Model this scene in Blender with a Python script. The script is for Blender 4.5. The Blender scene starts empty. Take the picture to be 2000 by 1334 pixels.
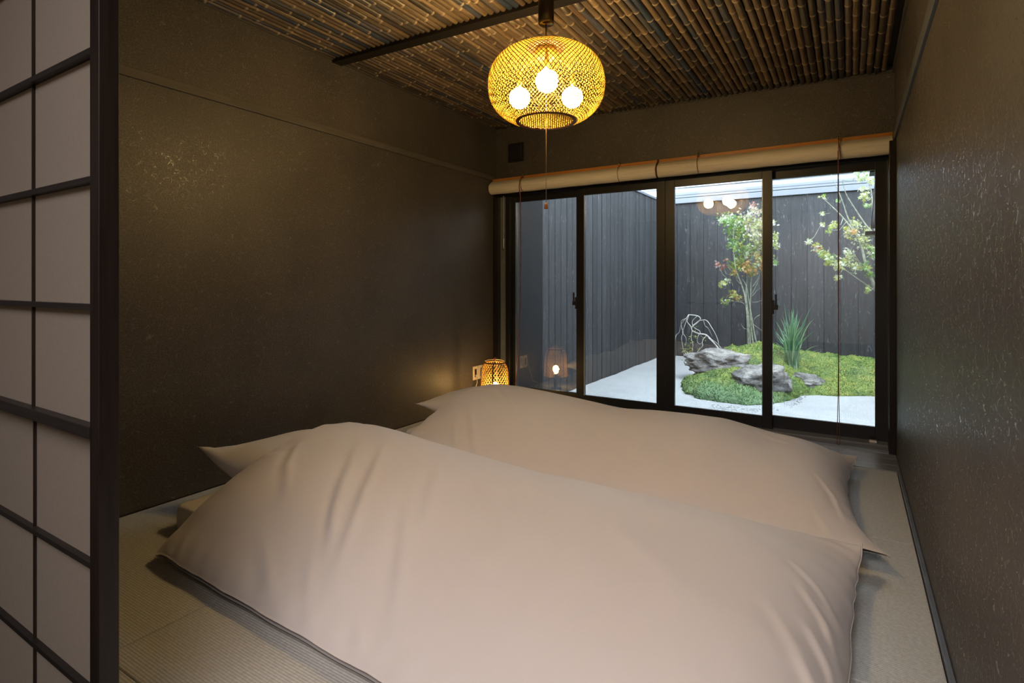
import bpy, math, random
import numpy as np
from mathutils import Vector, Matrix

random.seed(7)
R = np.random.RandomState(11)
scene = bpy.context.scene
col = scene.collection

# ------------------------------------------------------------------ camera
F, HY, YAW, H = 1075.0, 554.0, 0.5527, 1.05      # focal length and horizon row for a 2000x1334 frame
cam_d = bpy.data.cameras.new('camera')
cam_d.sensor_width = 36.0
cam_d.lens = F / 2000 * 36.0
cam_d.shift_y = -(667.0 - HY) / 2000.0
cam_d.clip_start = 0.02
cam = bpy.data.objects.new('camera', cam_d)
cam.location = (0, 0, H)
cam.rotation_euler = (math.pi / 2, 0, YAW)
col.objects.link(cam)
scene.camera = cam

# ------------------------------------------------------------------ world: even overcast sky
world = bpy.data.worlds.new('overcast_sky')
scene.world = world
world.use_nodes = True
wn = world.node_tree.nodes; wl = world.node_tree.links
bg = wn['Background']
bg.inputs['Color'].default_value = (0.76, 0.89, 1.0, 1)
bg.inputs['Strength'].default_value = 6.6

# ------------------------------------------------------------------ exposure
scene.view_settings.view_transform = 'Standard'
scene.view_settings.look = 'None'
scene.view_settings.exposure = 1.36
scene.view_settings.gamma = 1.0
scene.view_settings.use_curve_mapping = False
scene.cycles.use_denoising = True
scene.cycles.max_bounces = 10
scene.cycles.diffuse_bounces = 5
scene.cycles.glossy_bounces = 4
scene.cycles.transmission_bounces = 6
scene.cycles.transparent_max_bounces = 16
scene.cycles.sample_clamp_indirect = 6.0
scene.cycles.caustics_reflective = False
scene.cycles.caustics_refractive = False

# room numbers
XL, XR, YW, YS = -2.80, 0.233, 4.26, 0.46        # left wall, right wall, window wall, screen line
ZCL, ZCR = 2.49, 2.42                            # ceiling height at the left and the right wall
ZG = -0.15                                       # garden ground
def zc(x): return ZCL + (ZCR - ZCL) * (x - XL) / (XR - XL)

# added soft fill light, out of view in the room behind the viewer
fill_d = bpy.data.lights.new('added_fill_light', 'AREA')
fill_d.shape = 'DISK'; fill_d.size = 1.7; fill_d.energy = 35; fill_d.color = (1.0, 0.88, 0.84)
fill = bpy.data.objects.new('added_fill_light', fill_d)
fill.location = (-0.1, -1.1, 2.40)
col.objects.link(fill)

# ------------------------------------------------------------------ helpers
def link(o, parent=None):
    col.objects.link(o)
    if parent is not None: o.parent = parent
    return o
def tag(o, label=None, cat=None, group=None, kind=None):
    if label: o['label'] = label
    if cat: o['category'] = cat
    if group: o['group'] = group
    if kind: o['kind'] = kind
    return o
def empty(name, loc, label=None, cat=None, group=None, kind=None):
    o = bpy.data.objects.new(name, None); o.location = loc; o.empty_display_size = 0.1
    col.objects.link(o); tag(o, label, cat, group, kind)
    return o

class MB:
    """collects geometry in world coordinates; build() makes one mesh object"""
    def __init__(self): self.v = []; self.f = []; self.m = []; self.s = []
    def add(self, vs, fs, mi=0, smooth=False):
        n = len(self.v); self.v += [tuple(p) for p in vs]
        for f in fs: self.f.append([i + n for i in f]); self.m.append(mi); self.s.append(smooth)
        return self
    def box(self, x0, x1, y0, y1, z0, z1, mi=0):
        vs = [(x, y, z) for x in (x0, x1) for y in (y0, y1) for z in (z0, z1)]
        fs = [(0, 1, 3, 2), (4, 6, 7, 5), (0, 4, 5, 1), (2, 3, 7, 6), (0, 2, 6, 4), (1, 5, 7, 3)]
        return self.add(vs, fs, mi)
    def tube(self, pts, rad, n=8, mi=0, cap=True):
        pts = [Vector(p) for p in pts]
        if not hasattr(rad, '__len__'): rad = [rad] * len(pts)
        vs = []; up = None
        for i, p in enumerate(pts):
            a = pts[max(i - 1, 0)]; b = pts[min(i + 1, len(pts) - 1)]
            t = (b - a)
            if t.length < 1e-9: t = Vector((0, 0, 1))
            t.normalize()
            if up is None:
                up = t.orthogonal().normalized()
            else:
                up = up - t * up.dot(t)
                up = t.orthogonal() if up.length < 1e-6 else up
                up.normalize()
            w = t.cross(up)
            for k in range(n):
                c = 2 * math.pi * k / n
                vs.append(p + (up * math.cos(c) + w * math.sin(c)) * rad[i])
        fs = []
        for i in range(len(pts) - 1):
            for k in range(n):
                k2 = (k + 1) % n
                fs.append((i * n + k, i * n + k2, (i + 1) * n + k2, (i + 1) * n + k))
        if cap:
            fs.append(tuple(range(n - 1, -1, -1))); fs.append(tuple((len(pts) - 1) * n + k for k in range(n)))
        return self.add(vs, fs, mi, True)
    def lathe(self, c, prof, n=32, mi=0, smooth=True):
        """prof: list of (r, z) about the vertical through c"""
        vs = []; fs = []
        for r, z in prof:
            for k in range(n):
                a = 2 * math.pi * k / n
                vs.append((c[0] + r * math.cos(a), c[1] + r * math.sin(a), c[2] + z))
        for i in range(len(prof) - 1):
            for k in range(n):
                k2 = (k + 1) % n
                fs.append((i * n + k, i * n + k2, (i + 1) * n + k2, (i + 1) * n + k))
        return self.add(vs, fs, mi, smooth)
    def mesh(self, name, mats):
        me = bpy.data.meshes.new(name)
        me.from_pydata(self.v, [], self.f); me.update()
        for m in (mats if isinstance(mats, (list, tuple)) else [mats]): me.materials.append(m)
        me.polygons.foreach_set('material_index', self.m)
        me.polygons.foreach_set('use_smooth', self.s)
        return me
    def build(self, name, mats, parent=None, bevel=0, auto=False):
        if parent is not None:
            d = Vector(parent_world(parent))
            self.v = [(p[0] - d.x, p[1] - d.y, p[2] - d.z) for p in self.v]
        me = self.mesh(name, mats)
        if self.v and parent is None:
            lo = Vector([min(p[i] for p in self.v) for i in range(3)]); hi = Vector([max(p[i] for p in self.v) for i in range(3)])
            base = Vector(((lo.x + hi.x) / 2, (lo.y + hi.y) / 2, lo.z))
            me.transform(Matrix.Translation(-base))
            o = bpy.data.objects.new(name, me); o.location = base
        else:
            o = bpy.data.objects.new(name, me)
        link(o, parent)
        if bevel:
            b = o.modifiers.new('bevel', 'BEVEL'); b.width = bevel; b.segments = 2; b.limit_method = 'ANGLE'
        return o
def parent_world(p):
    v = Vector((0, 0, 0))
    while p is not None: v += p.location; p = p.parent
    return v

# pixel -> point helper used only to read positions off the photograph at a known distance Y
CA, SA = math.cos(YAW), math.sin(YAW)
def at(px, py, Y):
    x = (px - 1000) / F
    dx, dy, dz = x * CA - SA, x * SA + CA, -(py - HY) / F
    s = Y / dy
    return Vector((dx * s, Y, H + dz * s))

# ------------------------------------------------------------------ materials
class NT:
    def __init__(self, name):
        self.m = bpy.data.materials.new(name); self.m.use_nodes = True
        self.n = self.m.node_tree.nodes; self.l = self.m.node_tree.links
        self.b = self.n['Principled BSDF']
    def node(self, t, **kw):
        x = self.n.new(t)
        for k, v in kw.items():
            if k in x.inputs.keys(): x.inputs[k].default_value = v
            else: setattr(x, k, v)
        return x
    def to(self, a, b): self.l.new(a, b)
    def coord(self, kind='Object', scale=(1, 1, 1), rot=(0, 0, 0)):
        c = self.node('ShaderNodeTexCoord'); mp = self.node('ShaderNodeMapping')
        mp.inputs['Scale'].default_value = scale; mp.inputs['Rotation'].default_value = rot
        self.to(c.outputs[kind], mp.inputs['Vector']); return mp.outputs['Vector']
    def noise(self, vec, scale, detail=3, rough=.5, dist=0):
        t = self.node('ShaderNodeTexNoise'); t.inputs['Scale'].default_value = scale; t.inputs['Detail'].default_value = detail
        t.inputs['Roughness'].default_value = rough; t.inputs['Distortion'].default_value = dist
        self.to(vec, t.inputs['Vector']); return t.outputs['Fac']
    def ramp(self, fac, stops, interp='LINEAR'):
        r = self.node('ShaderNodeValToRGB'); r.color_ramp.interpolation = interp
        e = r.color_ramp.elements
        while len(e) < len(stops): e.new(0.5)
        for i, (p, c) in enumerate(stops):
            e[i].position = p; e[i].color = (c[0], c[1], c[2], 1) if hasattr(c, '__len__') else (c, c, c, 1)
        self.to(fac, r.inputs['Fac']); return r.outputs['Color']
    def math(self, op, a, b=None, c=None):
        n = self.node('ShaderNodeMath', operation=op)
        for i, x in enumerate((a, b, c)):
            if x is None: continue
            if isinstance(x, (int, float)): n.inputs[i].default_value = x
            else: self.to(x, n.inputs[i])
        return n.outputs[0]
    def mix(self, fac, a, b, mode='MIX'):
        n = self.node('ShaderNodeMix', data_type='RGBA', blend_type=mode)
        for i, x in ((0, fac), (6, a), (7, b)):
            if isinstance(x, (int, float)): n.inputs[i].default_value = x
            elif isinstance(x, tuple): n.inputs[i].default_value = (x[0], x[1], x[2], 1)
            else: self.to(x, n.inputs[i])
        return n.outputs[2]
    def bump(self, h, strength=.3, dist=.002):
        b = self.node('ShaderNodeBump'); b.inputs['Strength'].default_value = strength; b.inputs['Distance'].default_value = dist
        self.to(h, b.inputs['Height']); self.to(b.outputs['Normal'], self.b.inputs['Normal'])
    def base(self, c, rough=.6, spec=.5, metal=0):
        if isinstance(c, tuple): self.b.inputs['Base Color'].default_value = (c[0], c[1], c[2], 1)
        else: self.to(c, self.b.inputs['Base Color'])
        if isinstance(rough, (int, float)): self.b.inputs['Roughness'].default_value = rough
        else: self.to(rough, self.b.inputs['Roughness'])
        self.b.inputs['Specular IOR Level'].default_value = spec
        self.b.inputs['Metallic'].default_value = metal

def simple(name, c, rough=.6, spec=.5, metal=0, var=.15, scale=20, bump=0, bscale=200):
    t = NT(name); v = t.coord()
    n = t.noise(v, scale, 4)
    k = t.ramp(n, [(.3, tuple(x * (1 - var) for x in c)), (.7, tuple(min(1, x * (1 + var)) for x in c))])
    t.base(k, rough, spec, metal)
    if bump: t.bump(t.noise(v, bscale, 3), bump, .001)
    return t.m

def mat_wallpaper():
    t = NT('charcoal_fibre_wallpaper'); v = t.coord()
    # short curled fibres pressed into the paper: thin contour lines of a noise, broken up by another
    a = t.noise(v, 22, 1.5, .5, .6)
    line = t.math('LESS_THAN', t.math('ABSOLUTE', t.math('SUBTRACT', a, .5)), .0075)
    brk = t.math('GREATER_THAN', t.noise(v, 34, 2, .5), .53)
    fib = t.math('MULTIPLY', line, brk)
    a2 = t.noise(v, 48, 1.5, .5, .8)
    line2 = t.math('LESS_THAN', t.math('ABSOLUTE', t.math('SUBTRACT', a2, .47)), .010)
    fib2 = t.math('MULTIPLY', line2, t.math('GREATER_THAN', t.noise(v, 60, 2, .5), .54))
    fib = t.math('MAXIMUM', fib, fib2)
    fine = t.noise(v, 150, 4, .7)
    c = t.ramp(fine, [(.34, (.031, .027, .0245)), (.66, (.114, .098, .087))])
    big = t.ramp(t.noise(v, 3.0, 3), [(.3, .85), (.7, 1.12)])
    c = t.mix(1, c, big, 'MULTIPLY')
    c = t.mix(t.math('MULTIPLY', fib, .5), c, (.30, .28, .255))
    h = t.math('ADD', t.math('MULTIPLY', fine, .6), t.math('MULTIPLY', fib, .8))
    t.base(c, t.math('SUBTRACT', .50, t.math('MULTIPLY', fib, .26)), .55)
    t.bump(h, .40, .0014)
    return t.m
M = {}
M['wall'] = mat_wallpaper()
def mat_tatami(name, rot):
    t = NT(name); v = t.coord('Object', rot=(0, 0, rot))
    w = t.node('ShaderNodeTexWave', wave_type='BANDS', bands_direction='X', wave_profile='SIN')
    w.inputs['Scale'].default_value = 2 * math.pi / 20 / .0085 ; w.inputs['Distortion'].default_value = .0
    t.to(v, w.inputs['Vector'])
    w2 = t.node('ShaderNodeTexWave', wave_type='BANDS', bands_direction='Y', wave_profile='SIN')
    w2.inputs['Scale'].default_value = 2 * math.pi / 20 / .0042; t.to(v, w2.inputs['Vector'])
    n = t.noise(v, 90, 3)
    c = t.ramp(w.outputs['Fac'], [(.05, (.47, .475, .455)), (.55, (.66, .675, .655))])
    c = t.mix(.25, c, t.ramp(w2.outputs['Fac'], [(.2, (.48, .485, .465)), (.8, (.70, .715, .695))]))
    c = t.mix(1, c, t.ramp(n, [(.3, .86), (.7, 1.08)]), 'MULTIPLY')
    t.base(c, .55, .45)
    t.bump(t.math('ADD', w.outputs['Fac'], t.math('MULTIPLY', w2.outputs['Fac'], .3)), .55, .0012)
    return t.m
M['tatami_x'] = mat_tatami('woven_tatami_across', math.pi / 2)
M['tatami_y'] = mat_tatami('woven_tatami_along', 0)
def mat_wood(name, c0, c1, axis='Z', rough=.5, sc=1.0, bump=.25, knots=False):
    t = NT(name)
    s = {'X': (.06, 1, 1), 'Y': (1, .06, 1), 'Z': (1, 1, .06)}[axis]
    v = t.coord('Object', scale=s)
    oi = t.node('ShaderNodeObjectInfo')
    off = t.node('ShaderNodeVectorMath', operation='ADD'); t.to(v, off.inputs[0])
    cmb = t.node('ShaderNodeCombineXYZ'); r = t.math('MULTIPLY', oi.outputs['Random'], 17.0)
    for i in range(3): t.to(r, cmb.inputs[i])
    t.to(cmb.outputs[0], off.inputs[1]); v = off.outputs[0]
    n = t.noise(v, 40 * sc, 6, .65, .4); n2 = t.noise(v, 160 * sc, 3, .6)
    g = t.math('ADD', t.math('MULTIPLY', n, .7), t.math('MULTIPLY', n2, .3))
    c = t.ramp(g, [(.32, c0), (.68, c1)])
    c = t.mix(1, c, t.ramp(oi.outputs['Random'], [(0, .84), (1, 1.14)]), 'MULTIPLY')
    if knots:
        v2 = t.coord('Object', scale=(1, 1, .30))
        kn = t.math('GREATER_THAN', t.noise(v2, 30, 2, .5, 1.4), .665)
        c = t.mix(t.math('MULTIPLY', kn, .45), c, tuple(min(1, x * 3.0) for x in c1))
    t.base(c, rough, .12 if knots else .4); t.bump(g, bump, .0015)
    return t.m
M['dark_wood'] = mat_wood('dark_stained_wood', (.006, .0035, .0025), (.020, .012, .008), 'Z', .42)
M['dark_wood_x'] = mat_wood('dark_stained_wood_across', (.008, .007, .0065), (.020, .016, .014), 'X', .45)
M['slate_trim'] = mat_wood('slate_grey_trim', (.085, .092, .11), (.13, .14, .165), 'Y', .45)
M['brown_trim'] = mat_wood('dark_brown_rail', (.065, .058, .052), (.11, .098, .085), 'Y', .42)
M['sill_wood'] = mat_wood('grey_sill_board', (.15, .158, .17), (.28, .29, .31), 'X', .30)
M['fence'] = mat_wood('charcoal_fence_board', (.014, .014, .0150), (.034, .034, .0365), 'Z', .6, knots=True)
M['bamboo_batten'] = mat_wood('orange_bamboo_batten', (.42, .16, .035), (.60, .27, .075), 'X', .35)
M['frame'] = simple('black_anodised_aluminium', (.012, .012, .014), .38, .5, 0, .1)
M['frame_lip'] = simple('bare_aluminium_edge', (.55, .56, .58), .35, .5, .8, .05)
M['jamb_grey'] = simple('grey_aluminium_jamb', (.24, .26, .28), .35, .5, .3, .1)
M['black_plastic'] = simple('black_plastic', (.012, .012, .012), .4)
M['outside'] = simple('black_stained_render', (.009, .009, .010), .85, .1)
M['white_plastic'] = simple('white_plastic', (.78, .77, .74), .35, .5, 0, .03)
M['cream_plate'] = simple('cream_plastic_plate', (.62, .55, .45), .35, .5, 0, .04)
M['brass'] = simple('aged_brass', (.30, .24, .14), .3, .5, 1.0, .2)
M['copper'] = simple('copper_finial', (.5, .2, .09), .3, .5, .9, .1)
M['cap'] = simple('pale_metal_coping', (.080, .088, .104), .35, .5, .2, .06, 4)
M['siding'] = simple('white_painted_siding', (.20, .205, .215), .6, .3, 0, .03, 3)
M['plaster'] = simple('plain_plaster', (.34, .31, .27), .8, .2, 0, .05, 5)
M['cord_red'] = simple('red_brown_cord', (.20, .075, .045), .6)
M['cord_tan'] = simple('tan_cord', (.46, .33, .20), .6)
M['cord_white'] = simple('white_cable', (.55, .53, .50), .5)

def mat_cloth(name, c):
    t = NT(name); v = t.coord()
    n = t.noise(v, 700, 2, .6)
    k = t.ramp(t.noise(v, 2.5, 3), [(.3, tuple(x * .985 for x in c)), (.7, tuple(min(1, x * 1.01) for x in c))])
    t.base(k, .75, .25)
    t.b.inputs['Sheen Weight'].default_value = .12; t.b.inputs['Sheen Roughness'].default_value = .5
    h = t.math('ADD', t.math('MULTIPLY', n, .25), t.math('MULTIPLY', t.noise(v, 24, 3, .55, .8), .75))
    t.bump(h, .25, .0018)
    return t.m
M['duvet'] = mat_cloth('white_cotton_duvet_cover', (.80, .75, .73))
M['pillow'] = mat_cloth('white_cotton_pillowcase', (.78, .73, .69))
M['futon'] = mat_cloth('white_futon_cover', (.78, .75, .71))

def mat_blind():
    t = NT('cream_rolled_reed_cloth'); v = t.coord('Object', scale=(.05, 1, 1))
    n = t.noise(v, 120, 4); c = t.ramp(n, [(.3, (.66, .60, .50)), (.7, (.80, .74, .64))])
    t.base(c, .6, .3); t.bump(n, .3, .001); return t.m
M['blind'] = mat_blind()

def mat_bamboo(name, mul=1.0, node=False):
    t = NT(name)
    oi = t.node('ShaderNodeObjectInfo')
    v = t.coord('Object', scale=(1, .05, 1))
    off = t.node('ShaderNodeVectorMath', operation='ADD'); t.to(v, off.inputs[0])
    cmb = t.node('ShaderNodeCombineXYZ'); r = t.math('MULTIPLY', oi.outputs['Random'], 31.0)
    for i in range(3): t.to(r, cmb.inputs[i])
    t.to(cmb.outputs[0], off.inputs[1]); v = off.outputs[0]
    g = t.noise(v, 70, 5, .65, .3)
    blot = t.noise(v, 9, 4, .6)
    k = t.ramp(oi.outputs['Random'], [(0, (.080, .062, .052)), (.18, (.15, .10, .070)), (.34, (.065, .075, .11)), (.5, (.20, .135, .080)),
                                      (.64, (.090, .072, .060)), (.78, (.24, .175, .11)), (.9, (.055, .075, .125)), (1, (.15, .11, .085))], 'CONSTANT')
    k = t.mix(t.ramp(blot, [(.42, 0), (.62, .75)]), k, (.28 * mul, .20 * mul, .125 * mul))
    k = t.mix(1, k, t.ramp(g, [(.32, .28), (.68, 1.05)]), 'MULTIPLY')
    if node: k = t.mix(.6, k, (.42, .33, .22))
    t.base(k, .36, .5); t.bump(g, .3, .001)
    return t.m
M['bamboo'] = mat_bamboo('smoked_bamboo')
M['bamboo_node'] = mat_bamboo('smoked_bamboo_node', 1, True)

def mat_glow_bamboo(name, c, tr):
    t = NT(name); v = t.coord(); n = t.noise(v, 60, 3)
    k = t.ramp(n, [(.3, tuple(x * .85 for x in c)), (.7, c)])
    t.base(k, .45, .35)
    tl = t.node('ShaderNodeBsdfTranslucent'); tl.inputs['Color'].default_value = (c[0], c[1] * .8, c[2] * .5, 1)
    mx = t.node('ShaderNodeMixShader'); mx.inputs[0].default_value = tr
    t.to(t.b.outputs[0], mx.inputs[1]); t.to(tl.outputs[0], mx.inputs[2])
    t.to(mx.outputs[0], t.n['Material Output'].inputs['Surface']); return t.m
M['lamp_strip'] = mat_glow_bamboo('split_bamboo_strip', (.29, .20, .022), .10)
M['lamp_rim'] = mat_glow_bamboo('brown_bamboo_rim', (.16, .07, .03), .05)
M['lantern_strip'] = mat_glow_bamboo('split_bamboo_lantern_strip', (.62, .38, .08), .03)

def mat_emit(name, c, s):
    m = bpy.data.materials.new(name); m.use_nodes = True; n = m.node_tree.nodes; n.remove(n['Principled BSDF'])
    e = n.new('ShaderNodeEmission'); e.inputs['Color'].default_value = (*c, 1); e.inputs['Strength'].default_value = s
    m.node_tree.links.new(e.outputs[0], n['Material Output'].inputs['Surface']); return m
M['bulb'] = mat_emit('lit_warm_bulb', (1.0, .67, .27), 104)
M['bulb_small'] = mat_emit('lit_small_warm_bulb', (1.0, .60, .20), 45)

def mat_paper():
    t = NT('shoji_paper'); v = t.coord()
    n = t.noise(v, 130, 4, .6); c = t.ramp(n, [(.3, (.30, .268, .235)), (.7, (.345, .31, .275))])
    t.base(c, .85, .1)
    tl = t.node('ShaderNodeBsdfTranslucent'); tl.inputs['Color'].default_value = (.46, .42, .37, 1)
    mx = t.node('ShaderNodeMixShader'); mx.inputs[0].default_value = .42
    t.to(t.b.outputs[0], mx.inputs[1]); t.to(tl.outputs[0], mx.inputs[2])
    t.to(mx.outputs[0], t.n['Material Output'].inputs['Surface']); return t.m
M['paper'] = mat_paper()

def mat_glass():
    m = bpy.data.materials.new('window_glass'); m.use_nodes = True; n = m.node_tree.nodes; l = m.node_tree.links
    n.remove(n['Principled BSDF'])
    tr = n.new('ShaderNodeBsdfTransparent'); tr.inputs['Color'].default_value = (.97, .98, .975, 1)
    gl = n.new('ShaderNodeBsdfGlossy'); gl.inputs['Roughness'].default_value = .0
    fr = n.new('ShaderNodeFresnel'); fr.inputs['IOR'].default_value = 1.75
    mx = n.new('ShaderNodeMixShader')
    l.new(fr.outputs[0], mx.inputs[0]); l.new(tr.outputs[0], mx.inputs[1]); l.new(gl.outputs[0], mx.inputs[2])
    l.new(mx.outputs[0], n['Material Output'].inputs['Surface']); return m
M['glass'] = mat_glass()

def mat_gravel():
    t = NT('white_gravel'); v = t.coord()
    vo = t.node('ShaderNodeTexVoronoi'); vo.inputs['Scale'].default_value = 130; t.to(v, vo.inputs['Vector'])
    c = t.ramp(vo.outputs['Distance'], [(0, (.245, .247, .25)), (.75, (.15, .153, .157))])
    c = t.mix(t.ramp(t.noise(v, 60, 3), [(.62, 0), (.72, .35)]), c, (.11, .115, .12))
    c = t.mix(1, c, t.ramp(t.noise(v, 2.2, 3), [(.3, .90), (.7, 1.06)]), 'MULTIPLY')
    t.base(c, .85, .2); t.bump(t.math('ADD', vo.outputs['Distance'], t.noise(v, 30, 4)), .7, .006); return t.m
M['gravel'] = mat_gravel()
def mat_moss(name, c0, c1, c2):
    t = NT(name); v = t.coord()
    n = t.noise(v, 5, 4, .6); n2 = t.noise(v, 70, 3, .6)
    c = t.ramp(n, [(.33, c0), (.5, c1), (.66, c2)])
    c = t.mix(1, c, t.ramp(n2, [(.3, .45), (.7, 1.4)]), 'MULTIPLY')
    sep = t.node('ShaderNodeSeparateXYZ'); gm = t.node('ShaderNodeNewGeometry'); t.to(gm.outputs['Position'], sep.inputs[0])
    # blue-green tone along the front, moss green behind
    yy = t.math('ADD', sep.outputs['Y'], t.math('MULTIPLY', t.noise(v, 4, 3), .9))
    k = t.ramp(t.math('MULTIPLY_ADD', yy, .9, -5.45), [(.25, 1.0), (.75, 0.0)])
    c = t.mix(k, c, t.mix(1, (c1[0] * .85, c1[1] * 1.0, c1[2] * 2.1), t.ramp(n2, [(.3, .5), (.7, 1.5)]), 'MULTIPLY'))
    t.base(c, .8, .2); t.bump(n2, .9, .02); return t.m
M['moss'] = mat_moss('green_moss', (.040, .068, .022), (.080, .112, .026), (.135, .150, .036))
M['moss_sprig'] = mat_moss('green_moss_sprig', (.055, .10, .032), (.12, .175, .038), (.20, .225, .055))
def mat_rock():
    t = NT('grey_garden_rock'); v = t.coord('Object', scale=(1, 1, 1.8), rot=(.3, .5, .2))
    n = t.noise(v, 5, 8, .65, .6); n2 = t.noise(v, 38, 5, .7)
    c = t.ramp(n, [(.34, (.022, .021, .022)), (.44, (.085, .080, .078)), (.56, (.165, .155, .147)), (.72, (.26, .24, .215))])
    c = t.mix(1, c, t.ramp(n2, [(.3, .55), (.65, 1.25)]), 'MULTIPLY')
    t.base(c, .8, .25); t.bump(t.math('ADD', n, t.math('MULTIPLY', n2, .6)), 1.0, .04); return t.m
M['rock'] = mat_rock()
M['bark'] = simple('pale_green_grey_bark', (.15, .155, .115), .8, .2, 0, .35, 30, .5, 90)
M['willow'] = simple('bleached_willow_twig', (.26, .25, .225), .7, .2, 0, .2, 20)
def mat_leaf(name, c, tr=.35):
    t = NT(name); t.base(c, .45, .5)
    tl = t.node('ShaderNodeBsdfTranslucent'); tl.inputs['Color'].default_value = (min(1, c[0] * 1.3), min(1, c[1] * 1.3), c[2] * .7, 1)
    mx = t.node('ShaderNodeMixShader'); mx.inputs[0].default_value = tr
    t.to(t.b.outputs[0], mx.inputs[1]); t.to(tl.outputs[0], mx.inputs[2])
    t.to(mx.outputs[0], t.n['Material Output'].inputs['Surface']); return t.m
M['leaf_g'] = mat_leaf('green_maple_leaf', (.075, .15, .035))
M['leaf_y'] = mat_leaf('yellow_green_maple_leaf', (.20, .21, .055))
M['leaf_o'] = mat_leaf('orange_maple_leaf', (.28, .15, .05))
M['leaf_sky'] = mat_leaf('sky_sheen_maple_leaf', (.26, .21, .205))  # pinkish white puts the sky reflected on leaf tops into the colour
M['leaf_r'] = mat_leaf('red_maple_leaf', (.17, .06, .055))
M['leaf_w'] = mat_leaf('pale_maple_leaf', (.24, .26, .19))
LEAF = [M['leaf_g'], M['leaf_y'], M['leaf_o'], M['leaf_sky'], M['leaf_r'], M['leaf_w']]
M['blade'] = mat_leaf('blue_green_iris_blade', (.055, .135, .080), .25)
M['blade_l'] = mat_leaf('light_green_iris_blade', (.15, .24, .13), .25)

# ================================================================== room shell
def struct(o): o['kind'] = 'structure'; return o
# floor: slab with tatami mats as pieces
floor = empty('floor', (-1.28, 2.0, 0), kind='structure')
MB().box(XL, XR, YS, YW + .14, -.10, -.032).build('floor_slab', M['black_plastic'], floor)
xs = [.217, -.788, -1.793, -2.797]; ys = [3.732, 2.727, 1.722, .717, .46]
for i in range(3):
    for j in range(4):
        x1, x0, y1, y0 = xs[i], xs[i + 1], ys[j], ys[j + 1]
        g = .0022
        o = MB().box(x0 + g, x1 - g, y0 + g, y1 - g, -.03, 0).build('tatami_mat', M['tatami_x'], floor, bevel=.003)
# wooden sill floor in front of the window, three boards
for k, (a, b) in enumerate([(3.736, 3.865), (3.867, 3.99), (3.992, 4.10)]):
    MB().box(XL, XR - .001, a, b, -.03, .001).build('sill_board', M['sill_wood'], floor, bevel=.0015)
o = MB().box(XR - .016, XR - .0005, YS, 3.735, -.03, .012).build('baseboard_right', M['slate_trim'], bevel=.002); struct(o)
o = MB().box(XL + .0005, XL + .006, YS, 3.735, -.03, .004).build('baseboard_left', M['dark_wood_x']); struct(o)

# walls (real thickness)
TH = .12
def wall(name, prism):
    return struct(prism.build(name, M['wall']))
w = MB()
def quadwall(x0, x1, y0, y1, z0, ztop0, ztop1, along='y'):
    """box whose top follows the tilted ceiling"""
    vs = [(x0, y0, z0), (x1, y0, z0), (x1, y1, z0), (x0, y1, z0), (x0, y0, ztop0), (x1, y0, ztop1), (x1, y1, ztop1), (x0, y1, ztop0)]
    return MB().add(vs, [(3, 2, 1, 0), (4, 5, 6, 7), (0, 1, 5, 4), (1, 2, 6, 5), (2, 3, 7, 6), (3, 0, 4, 7)])
wall('wall_left', quadwall(XL - TH, XL, -2.6, YW + .09, -.03, 2.62, 2.62))
wall('wall_right', quadwall(XR, XR + TH, YS, YW + .09, -.03, 2.62, 2.62))
wall('wall_window', quadwall(XL, XR, YW, YW + .12, 1.90, ZCL + .02, ZCR + .02))
wall('wall_screen', quadwall(XL, XR, YS - .03, YS + .09, 1.99, ZCL + .02, ZCR + .02))
# rails along the walls
struct(MB().box(XL, XL + .016, YS + .09, 4.20, 1.990, 2.032).build('trim_1', M['brown_trim'], bevel=.0015))
struct(MB().box(XR - .012, XR, YS + .09, 4.20, 1.936, 1.995).build('trim_2', M['slate_trim'], bevel=.0015))

# next room, the one the picture is taken from
nr = M['plaster']
struct(MB().box(XL, 1.6, -2.6, YS, -.10, -.001).build('floor_next_room', M['dark_wood_x']))
struct(MB().box(XL - TH, 1.72, -2.72, -2.6, -.1, 2.6).build('wall_back', nr))
struct(MB().box(1.6, 1.72, -2.6, YS + .02, -.1, 2.6).build('wall_far_right', nr))
struct(MB().box(XR + .001, 1.6, YS, YS + .1, -.1, 2.6).build('wall_partition', nr))
struct(MB().box(XL - .1, 1.7, -2.6, YS - .03, 2.45, 2.55).build('ceiling_next_room', nr))

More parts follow.
